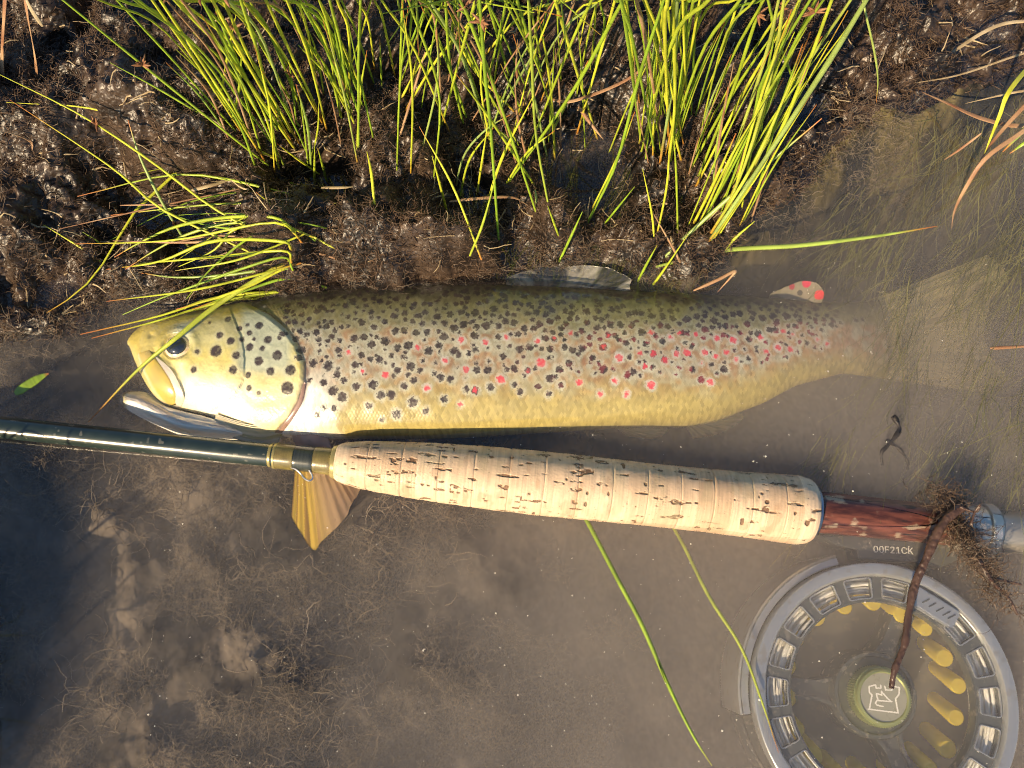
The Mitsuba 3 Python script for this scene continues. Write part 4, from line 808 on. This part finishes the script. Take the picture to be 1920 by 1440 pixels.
# middle tussock: looser, upright stems
C_ = 'rush_tussock_001'
tag(C_, 'loose green rush tussock at top centre with crossing upright stems', 'rushes', 'rush tussocks on the bank')
MID = [([(786, 284), (819, 160), (819, 55)], .09), ([(811, 328), (824, 180), (765, -1)], .12), ([(826, 226), (877, 55), (892, -1)], .12), ([(902, 478), (851, 354), (786, 237)], .05), ([(842, 412), (826, 350), (810, 292)], .035), ([(851, 350), (870, 292), (910, 244), (957, 215)], .05),
       ([(860, 365), (880, 300), (925, 240)], .045), ([(935, 452), (921, 255), (910, 146), (899, -1)], .13), ([(1008, 395), (946, 219), (884, 47), (862, -1)], .13), ([(1030, 379), (1005, 255), (997, 110), (990, -1)], .13), ([(1008, 346), (921, 226), (855, 138)], .09), ([(935, 357), (1067, 182), (1169, -1)], .12),
       ([(986, 284), (1067, 91), (1110, -1)], .12), ([(1081, 175), (1100, 80), (1121, -1)], .09), ([(986, 215), (939, 120)], .06), ([(1037, 208), (1008, 124), (946, -1)], .10), ([(1049, 434), (1027, 386)], .03), ([(1041, 500), (1070, 445), (1092, 397)], .025), ([(1099, 416), (1154, 310), (1198, 146), (1245, -1)], .13), ([(1103, 400), (1160, 290), (1190, 210)], .07),
       ([(1129, 419), (1190, 350)], .03), ([(893, 358), (915, 230)], .07), ([(905, 400), (940, 300), (1000, 180)], .08), ([(880, 470), (905, 420), (930, 330)], .05), ([(930, 210), (1020, 66)], .07), ([(940, 350), (985, 290), (1040, 245)], .05), ([(990, 330), (960, 270), (930, 240)], .04), ([(870, 230), (845, 130), (835, -1)], .10), ([(900, 180), (865, 100), (795, -1)], .10), ([(1008, 380), (1003, 350)], .02),
       ([(1020, 130), (985, 50), (970, -1)], .08), ([(1000, 110), (975, 40), (955, -1)], .08), ([(1015, 100), (1000, 40), (990, -1)], .07), ([(700, 125), (690, 40), (668, -1)], .07), ([(770, 120), (760, 60), (745, -1)], .07), ([(845, 130), (815, 50), (790, -1)], .08)]
st = []
for path, h in MID: pts = rush_points(path, h); st.append((stem(C_, pts, r_.uniform(.00065, .0010)), pts))
for i in (1, 2, 8, 11, 7, 27): flower(st[i][0], along(st[i][1], .72), [.3, .1, .5], .0014)
for _ in range(56):
    bx, by = r_.uniform(740, 1140), r_.uniform(70, 330); tx_ = bx + r_.normal(0, 100); ty_ = by - r_.uniform(120, 330)
    pts = rush_points([(bx, by), ((bx + tx_) / 2 + r_.normal(0, 10), (by + ty_) / 2), (tx_, max(ty_, -1))], (by - ty_) * .00033); stem(C_, pts, r_.uniform(.0005, .0010), 'dry_stem' if r_.random() < .15 else 'rush_green')

# right tussock: dense yellow green sheaf leaning to the right
D = 'rush_tussock_002'
tag(D, 'dense yellow green rush tussock right of centre leaning over the water', 'rushes', 'rush tussocks on the bank')
RIGHTS = [([(1213, 297), (1225, 150), (1240, -1)], .10), ([(1220, 270), (1262, 120), (1290, -1)], .10), ([(1240, 300), (1262, 150), (1270, -1)], .11), ([(1260, 300), (1278, 140), (1300, -1)], .11), ([(1248, 290), (1290, 120), (1312, -1)], .11), ([(1255, 315), (1265, 200), (1262, -1)], .12),
          ([(1205, 260), (1185, 120), (1175, -1)], .10), ([(1225, 250), (1210, 100), (1190, -1)], .10), ([(1275, 190), (1300, 80), (1315, -1)], .08), ([(1310, 200), (1350, 110), (1385, -1)], .08), ([(1330, 170), (1360, 80), (1400, -1)], .08), ([(1318, 248), (1370, 160), (1440, 55), (1480, -1)], .10),
          ([(1231, 452), (1222, 400), (1205, 317)], .04), ([(1234, 437), (1250, 350), (1256, 255)], .06), ([(1275, 440), (1268, 330), (1263, 255)], .06), ([(1315, 420), (1400, 260), (1430, 150), (1520, -1)], .14), ([(1335, 450), (1440, 290), (1500, 160), (1560, -1)], .14), ([(1345, 430), (1400, 300), (1450, 120), (1470, -1)], .14), ([(1355, 405), (1420, 250), (1455, 100), (1500, -1)], .14),
          ([(1365, 390), (1440, 200), (1490, 80), (1545, -1)], .14), ([(1330, 440), (1400, 330), (1450, 230), (1520, 60)], .11), ([(1325, 455), (1420, 330), (1470, 230), (1590, 20)], .12), ([(1370, 345), (1420, 200), (1450, 70), (1440, -1)], .13), ([(1390, 330), (1445, 150), (1500, -1)], .13), ([(1400, 310), (1455, 160), (1530, -1)], .12), ([(1340, 380), (1395, 230), (1440, 90), (1460, -1)], .13),
          ([(1360, 370), (1430, 200), (1480, 110), (1518, 25)], .11), ([(1355, 470), (1380, 445), (1415, 415)], .012), ([(1310, 330), (1370, 180), (1400, 90), (1430, -1)], .11), ([(1345, 445), (1380, 390), (1410, 350)], .03), ([(1300, 420), (1340, 340), (1380, 250)], .06), ([(1430, 250), (1440, 170), (1490, 60)], .07), ([(1510, 175), (1460, 80), (1440, -1)], .08)]
st = []
for path, h in RIGHTS: pts = rush_points(path, h); st.append((stem(D, pts, r_.uniform(.0007, .00105)), pts))
for _ in range(62):
    if r_.random() < .45: bx, by = r_.uniform(1195, 1310), r_.uniform(150, 300); lean = r_.uniform(-110, 150)
    else: bx, by = r_.uniform(1290, 1420), r_.uniform(280, 430); lean = r_.uniform(40, 260)
    L_ = r_.uniform(.4, 1.05); tx_ = bx + lean * L_; ty_ = by - 380 * L_
    pts = rush_points([(bx, by), ((bx + tx_) / 2 - 8, (by + ty_) / 2), (tx_, max(ty_, -1))], .14 * L_); st.append((stem(D, pts, r_.uniform(.0005, .0010), 'dry_stem' if r_.random() < .1 else 'rush_green'), pts))
for i in (3, 8, 11, 19, 28, 35, 44): flower(st[i][0], along(st[i][1], .7), [.3, .0, .5], .0014)
stem(D, rush_points([(1205, 520), (1290, 440), (1424, 321), (1541, 222)], .05, 18), .0013, label='thick yellow stem with an orange tip crossing low over the sheaf')
stem(D, rush_points([(1330, 450), (1440, 290), (1545, 130), (1625, -1)], .15, 18), .0013, label='thick yellow stem arching out at the right of the sheaf')
stem(D, [at(1612, -30, .15), at(1640, 100, .10), at(1647, 150, .075), at(1643, 192, .05)] if False else smooth_path([at(1605, -60, .10), at(1622, 20, .10), at(1640, 100, .085), at(1646, 150, .07), at(1643, 192, .055)], 16), .0006)
stem(D, rush_points([(1210, 545), (1235, 520), (1290, 440)], .03), .0009); stem(D, rush_points([(1188, 540), (1210, 500), (1232, 460)], .03), .0009)
stem(D, rush_points([(1300, 530), (1270, 480), (1225, 400)], .02), .0009, 'dry_stem', label='reddish dry stem at the foot of the sheaf')

# far right: a small tuft of grass with dry blades drooping into the water
G = 'grass_tuft'
tag(G, 'half dry grass tuft at the right edge with brown blades drooping into the water', 'grass')
def blade(key, pts, r, mat, label=None, n=20, flat=.22, **kw):
    p = smooth_path([np.asarray(q) for q in pts], n); t = np.linspace(0, 1, n); rad = r * np.clip(1.1 - t ** 3, .12, 1) * np.clip(.5 + t * 4, 0, 1)
    v, f, uv = tube(p, rad * (.62 if mat != 'rush_green' else 1), 8, flat); uv[:, 0] = seeds.random(); return add(key, (v, f), mat, smooth=True, uv=uv, label=label, **kw)
for path, m, r in [([(1990, 215, .016), (1915, 236, .014), (1840, 222, .010), (1780, 195, .006), (1728, 172, .002)], 'dry_stem', .0014), ([(1990, 170, .02), (1925, 170, .016), (1880, 178, .012), (1810, 194, .004)], 'straw', .0008), ([(1985, 140, .03), (1920, 200, .026), (1870, 255, .022), (1838, 300, .02)], 'dry_stem', .0012),
                   ([(1990, 190, .03), (1920, 245, .028), (1850, 295, .024), (1812, 350, .015), (1790, 395, .006), (1784, 430, -.002)], 'dry_stem', .0013), ([(1990, 60, .03), (1900, 160, .04), (1873, 220, .035), (1846, 288, .03)], 'rush_green', .0008), ([(2010, 170, .02), (1940, 225, .022), (1880, 285, .016)], 'rush_green', .0010), ([(2010, 210, .02), (1940, 255, .02), (1893, 288, .014)], 'rush_green', .0008),
                   ([(1990, 90, .004), (1920, 100, .004), (1800, 140, .003), (1700, 158, .002)], 'straw', .0007), ([(1990, 40, .006), (1880, 45, .006), (1790, 95, .004), (1740, 135, .002)], 'straw', .0012), ([(1840, 250, .012), (1800, 280, .006), (1770, 300, .001)], 'dry_stem', .0007)]:
    blade(G + '__blade', [at(*q) for q in path], r, m)
R_ = 'reddish_grass'
tag(R_, 'reddish brown withered grass blades at the upper left corner', 'grass')
for path, m, r in [([(10, 200, .015), (4, 120, .03), (8, 20, .05), (14, -60, .06)], 'dry_stem', .0022), ([(72, 190, .014), (66, 110, .03), (50, 20, .05), (40, -60, .06)], 'dry_stem', .0015), ([(2, 270, .01), (0, 200, .02), (-10, 90, .04)], 'dry_stem', .0016), ([(80, 50, .05), (60, 20, .055), (40, -20, .06)], 'straw', .0010), ([(22, 330, .012), (60, 270, .02), (-10, 240, .03)], 'dry_stem', .0009)]:
    blade(R_ + '__blade', [at(*q) for q in path], r, m)

# single stems and litter
def single(key, pts, r, mat, label, category, n=24, flat=1.0, group=None):
    k = blade(key, [at(*q) for q in pts], r, mat, n=n, flat=flat, category=category, group=group); labels[k]['label'] = label
single('loose_rush_stem', [(560, 478, .014), (480, 525, .0125), (400, 577, .0105), (330, 634, .0112), (260, 692, .0066), (165, 792, .0005)], .0009, 'rush_green', 'thin green rush stem lying across the trout head', 'rush stem')
single('loose_rush_stem', [(1230, 500, .002), (1352, 470, .001), (1500, 460, .0006), (1640, 443, .0006), (1757, 424, .0004)], .0009, 'rush_green', 'long straight green stem floating level from the tussock to the right', 'rush stem')
single('loose_rush_stem', [(1085, 950, -.004), (1105, 985, -.003), (1160, 1090, -.0012), (1205, 1175, -.0008), (1255, 1290, -.0004), (1300, 1380, .0004), (1335, 1436, .001)], .00075, 'rush_green', 'bright yellow green stem running from under the cork grip to the bottom edge', 'rush stem')
single('loose_rush_stem', [(1245, 960, -.012), (1280, 1020, -.009), (1330, 1120, -.006), (1390, 1215, -.0035), (1430, 1320, -.0025), (1460, 1412, -.002)], .0006, 'rush_green', 'faint olive stem leading under water onto the reel rim', 'rush stem')
single('straw_piece', [(355, 358, .012), (395, 348, .014), (438, 335, .012)], .0011, 'straw', 'pale straw lying on the dark mud under the arching stem', 'straw', flat=.3)
single('straw_piece', [(68, 286, .016), (105, 288, .017), (146, 290, .015)], .0009, 'straw', 'short tan straw at far left on the shaded mud', 'straw', flat=.3)
single('straw_piece', [(602, 352, .022), (640, 352, .023), (664, 350, .022)], .0008, 'straw', 'short straw stub on the mound below the left tussock', 'straw', flat=.3)
single('straw_piece', [(1856, 653, -.0004), (1890, 651, 0.0006), (1960, 647, .001)], .0010, 'dry_stem', 'dry brown stalk poking in at the right edge above the tail', 'straw', flat=.5)
single('straw_piece', [(1030, 186, .03), (1080, 188, .032), (1190, 140, .04), (1250, 60, .05)], .0010, 'dry_stem', 'bent rusty dry leaf between the middle and right tussocks', 'straw', flat=.3)
single('straw_piece', [(843, 378, .016), (900, 372, .018), (960, 370, .016), (990, 385, .012)], .0009, 'dry_stem', 'curled brown leaf blade at the foot of the middle tussock', 'straw', flat=.3)
single('straw_piece', [(1085, 200, .018), (1105, 228, .017), (1130, 260, .014)], .0012, 'dry_stem', 'short reddish root in the dark hollow of the bank', 'straw')
single('straw_piece', [(225, 385, .010), (300, 384, .012), (368, 388, .010)], .0005, 'dry_stem', 'thin dark stalk level across the left pool', 'straw')
single('straw_piece', [(1300, 545, .001), (1345, 525, .004), (1378, 508, .005), (1370, 520, .003), (1345, 548, -.001)], .0010, 'dry_stem', 'bent brown twig at the water edge above the trout back', 'straw')
single('willow_leaf', [(28, 738, -.001), (52, 722, -.0008), (72, 710, -.0008), (92, 700, -.001)], .0018, 'rush_green', 'small narrow green leaf sunk at the left edge', 'leaf', flat=.15)
TW = 'sunken_twig'
scene['twig_dark'] = princ(lambda p, n, uv: mix((0.012, 0.010, 0.009), (0.05, 0.04, 0.032), noise(p.x * 600, p.y * 600)), .5, .4)
tag(TW, 'small black forked twig floating in the murk below the tail', 'twig')
for k, (path, r) in enumerate([([(1674, 780, -.0010), (1682, 792, -.0010), (1686, 806, -.001), (1676, 822, -.0012), (1662, 838, -.0016), (1652, 850, -.002), (1654, 872, -.004)], .0009), ([(1662, 826, -.0018), (1684, 840, -.003), (1700, 862, -.005), (1702, 880, -.007)], .0007)]):
    v, f, _ = tube(smooth_path([at(*q) for q in path], 26), r * (1 + .3 * np.sin(np.linspace(0, 19, 26))) * np.linspace(1, .55, 26), 7); add(TW + '__branch', (v, f), 'twig_dark', smooth=True)

# root lying on the reel, with its tangle of rootlets
RT = 'muddy_root'
scene['root_bark'] = bump(princ(lambda p, n, uv: mix((0.022, 0.013, 0.011), (0.11, 0.06, 0.04), fbm(p.x * 300, p.y * 300, p.z * 300, 3)), .35, .6), lambda p, n, uv: .0006 * fbm(p.x * 900, p.y * 900, p.z * 900, 2), 1.0)
tag(RT, 'dark muddy root with a hairy tangle lying over the reel and seat', 'root')
rp_ = smooth_path([at(*q) for q in [(1806, 948, .006), (1780, 968, .0062), (1757, 1000, .0052), (1738, 1045, .0042), (1716, 1095, .0022), (1704, 1150, .0016), (1698, 1200, .0014), (1690, 1225, .0012), (1677, 1258, .0006), (1671, 1290, -.0008)]], 44)
v, f, _ = tube(rp_, .00135 * np.linspace(1.25, .66, 44) * (1 + .10 * np.sin(np.linspace(0, 31, 44)) + .08 * np.sin(np.linspace(1, 67, 44))), 10); add(RT + '__stem', (v, f), 'root_bark', smooth=True)
def tangle(n, boxes, seed, length=(.006, .016), zr=(.0, .007)):
    r = np.random.default_rng(seed); bs = []; ds = []
    for (x0, y0, x1, y1), w in boxes:
        k = int(n * w); t = r.random(k); q = at(x0 + (x1 - x0) * t + r.normal(0, 13, k), y0 + (y1 - y0) * t + r.normal(0, 13, k), r.uniform(zr[0], zr[1], k)); bs.append(q)
        e = at(x1, y1) - at(x0, y0); e /= np.linalg.norm(e); ds.append(e * .45 + r.normal(0, .75, (k, 3)) * [1, 1, .4])
    b_, d_ = np.vstack(bs), np.vstack(ds); d_ /= np.linalg.norm(d_, axis=1, keepdims=True)
    return strands(b_, d_, r.uniform(*length, len(b_)), r.uniform(.00007, .00022, len(b_)), 7, .5, seed)
tg = tangle(750, [((1735, 915, 1800, 955), .25), ((1775, 965, 1825, 1010), .25), ((1790, 1005, 1860, 1070), .32), ((1835, 1060, 1885, 1120), .13), ((1860, 1100, 1905, 1150), .05)], 4, length=(.004, .011), zr=(.001, .006))
add(RT + '__rootlets', tg, 'fibre', smooth=True, kind='stuff', label='matted brown rootlets caught on the reel seat')
for path, r in [([(1835, 1050, .005), (1860, 1090, .004), (1890, 1120, .002), (1908, 1152, .000)], .0009), ([(1800, 950, .008), (1830, 960, .009), (1838, 945, .011)], .0005), ([(1820, 985, .009), (1828, 960, .010), (1838, 945, .012)], .0005), ([(1865, 1085, .003), (1890, 1090, .002), (1915, 1096, .001)], .0006)]:
    v, f, _ = tube(smooth_path([at(*q) for q in path], 14), r * np.linspace(1, .5, 14), 6); add(RT + '__side_root', (v, f), 'root_bark', smooth=True)

# ------------------------------------------------------------------ fibres, moss and water weed
def scatter(n, px0, px1, py0, py1, seed, test):
    r = np.random.default_rng(seed); q = at(r.uniform(px0, px1, n), r.uniform(py0, py1, n), .004)
    z, d = ground_z(q[:, 0], q[:, 1]); q[:, 2] = z; keep = test(q, d, r); return q[keep], d[keep]
def rand_dirs(n, seed, flat=.35):
    r = np.random.default_rng(seed); d = r.normal(0, 1, (n, 3)) * [1, 1, flat]; d[:, 2] = np.abs(d[:, 2]); return d / np.linalg.norm(d, axis=1, keepdims=True)
clump = lambda q, s, lo, seed: meshkit.fbm(q * [s, s, 0], 3, seed) > lo
q, d = scatter(130000, -80, 2000, -60, 640, 31, lambda q, d, r: (d > -.005) & (clump(q, 60, .47, 8) | (r.random(len(q)) < .2) | ((d < .022) & (q[:, 0] < .05) & (q[:, 0] > -.1))))
add('root_fibres', strands(q, rand_dirs(len(q), 32), np.random.default_rng(33).uniform(.0010, .0052, len(q)), np.random.default_rng(34).uniform(.00006, .00022, len(q)), 2, .5, 35), 'fibre', smooth=True, kind='stuff', label='matted peat fibres and rootlets on the bank')
q, d = scatter(1100, -60, 2000, -60, 600, 41, lambda q, d, r: (d > .0) & clump(q, 40, .45, 12))
v, f = strands(q + [0, 0, .0006], rand_dirs(len(q), 42, .15), np.random.default_rng(43).uniform(.003, .012, len(q)), np.random.default_rng(44).uniform(.0002, .0005, len(q)), 4, .2, 45)
add('dead_leaf_litter', (v, f), 'straw', smooth=True, kind='stuff', label='scraps of dead stems scattered over the bank')
q, d = scatter(110000, -80, 2000, 180, 1500, 51, lambda q, d, r: (d < .002) & (q[:, 2] > -.030) & clump(q, 55, .48, 14) & (q[:, 0] < .16))
add('brown_algae', strands(q, rand_dirs(len(q), 52, .8), np.random.default_rng(53).uniform(.002, .008, len(q)), np.random.default_rng(54).uniform(.00005, .00013, len(q)), 3, .5, 55), 'algae_brown', smooth=True, kind='stuff', label='fuzzy brown algae over the stream bed')
r = np.random.default_rng(61); n = 2600
cx, cy = r.uniform(1480, 2060, n), r.uniform(120, 900, n); keep = (cx - 1480) > (np.abs(cy - 480) * .35 - 60) ; cx, cy = cx[keep], cy[keep]
keep = clump(at(cx, cy), 45, .44, 17) & ~((cx < 1680) & (cy > 480) & (cy < 800)); cx, cy = cx[keep], cy[keep]
b_ = at(cx, cy, r.uniform(-.020, -.0015, len(cx)) * (.6 + .4 * r.random(len(cx)))); dd = np.tile([-.5, -.85, -.06], (len(b_), 1)) + r.normal(0, .16, (len(b_), 3)) * [1, 1, .3]; dd /= np.linalg.norm(dd, axis=1, keepdims=True)
add('water_weed', strands(b_, dd, r.uniform(.012, .05, len(b_)), r.uniform(.00008, .0002, len(b_)), 9, .13, 62), 'algae_green', smooth=True, kind='stuff', label='long green strands of water weed streaming at the right')

# ------------------------------------------------------------------ unseen tussock and hummock, added out of frame to shade the left edge
H = 'added_shade_tussock'
tag(H, 'unseen rush tussock on a peat hummock, added out of frame to shade the left edge', 'rushes')
hm = trimesh.creation.icosphere(5, 1.0); hv = np.array(hm.vertices); hc = at(-340, 1430, -.005)
hv = hv * [.050, .080, .060] * (1 + .35 * (meshkit.fbm(hv * 3, 4, 3)[:, None] - .5)) + hc
add(H + '__hummock', (hv, hm.faces), 'wet_mud', smooth=True)
r = np.random.default_rng(77)
for _ in range(90):
    b_ = hc + np.array([r.uniform(-.03, .035), r.uniform(-.065, .07), .045]); l_ = r.uniform(.010, .026); e_ = np.array([r.normal(.05, .35), r.normal(0, .35), 1.0])
    pts = smooth_path([b_, b_ + e_ * l_ * .5, b_ + e_ * l_ + [e_[0] * .01, e_[1] * .01, -.008]], 9); stem(H, pts, r.uniform(.0006, .001))

# fine pale grit and bubbles floating on the water
r = np.random.default_rng(91); n = 1100
q = at(r.uniform(-40, 1960, n), r.uniform(480, 1470, n), .0); dens = meshkit.fbm(q * [30, 30, 0], 3, 44); z, d = ground_z(q[:, 0], q[:, 1])
q = q[(dens > .42) & (d < -.008) & (flank(q[:, 0], q[:, 1]) < -.004)]
oc = trimesh.creation.icosphere(0, 1.0); rr = np.exp(r.normal(-8.95, .45, len(q)))
v = (np.array(oc.vertices)[None] * rr[:, None, None] * [1, 1, .6] + (q + [0, 0, .00025])[:, None]).reshape(-1, 3); f = (np.array(oc.faces)[None] + np.arange(len(q))[:, None, None] * 12).reshape(-1, 3)
scene['grit'] = princ((0.70, 0.66, 0.58), .25, .8)
add('floating_grit', (v, f), 'grit', smooth=True, kind='stuff', label='pale specks of grit and tiny bubbles floating on the water')
# longer wiry rootlets standing up from the bed at the lower left
q, d = scatter(2600, -60, 1000, 850, 1480, 71, lambda q, d, r: clump(q, 30, .54, 23))
add('wiry_algae', strands(q, rand_dirs(len(q), 72, .9), np.random.default_rng(73).uniform(.008, .022, len(q)), np.random.default_rng(74).uniform(.00009, .00022, len(q)), 7, .42, 75), 'algae_brown', smooth=True, kind='stuff', label='wiry brown strands rising from the bed below the rod')
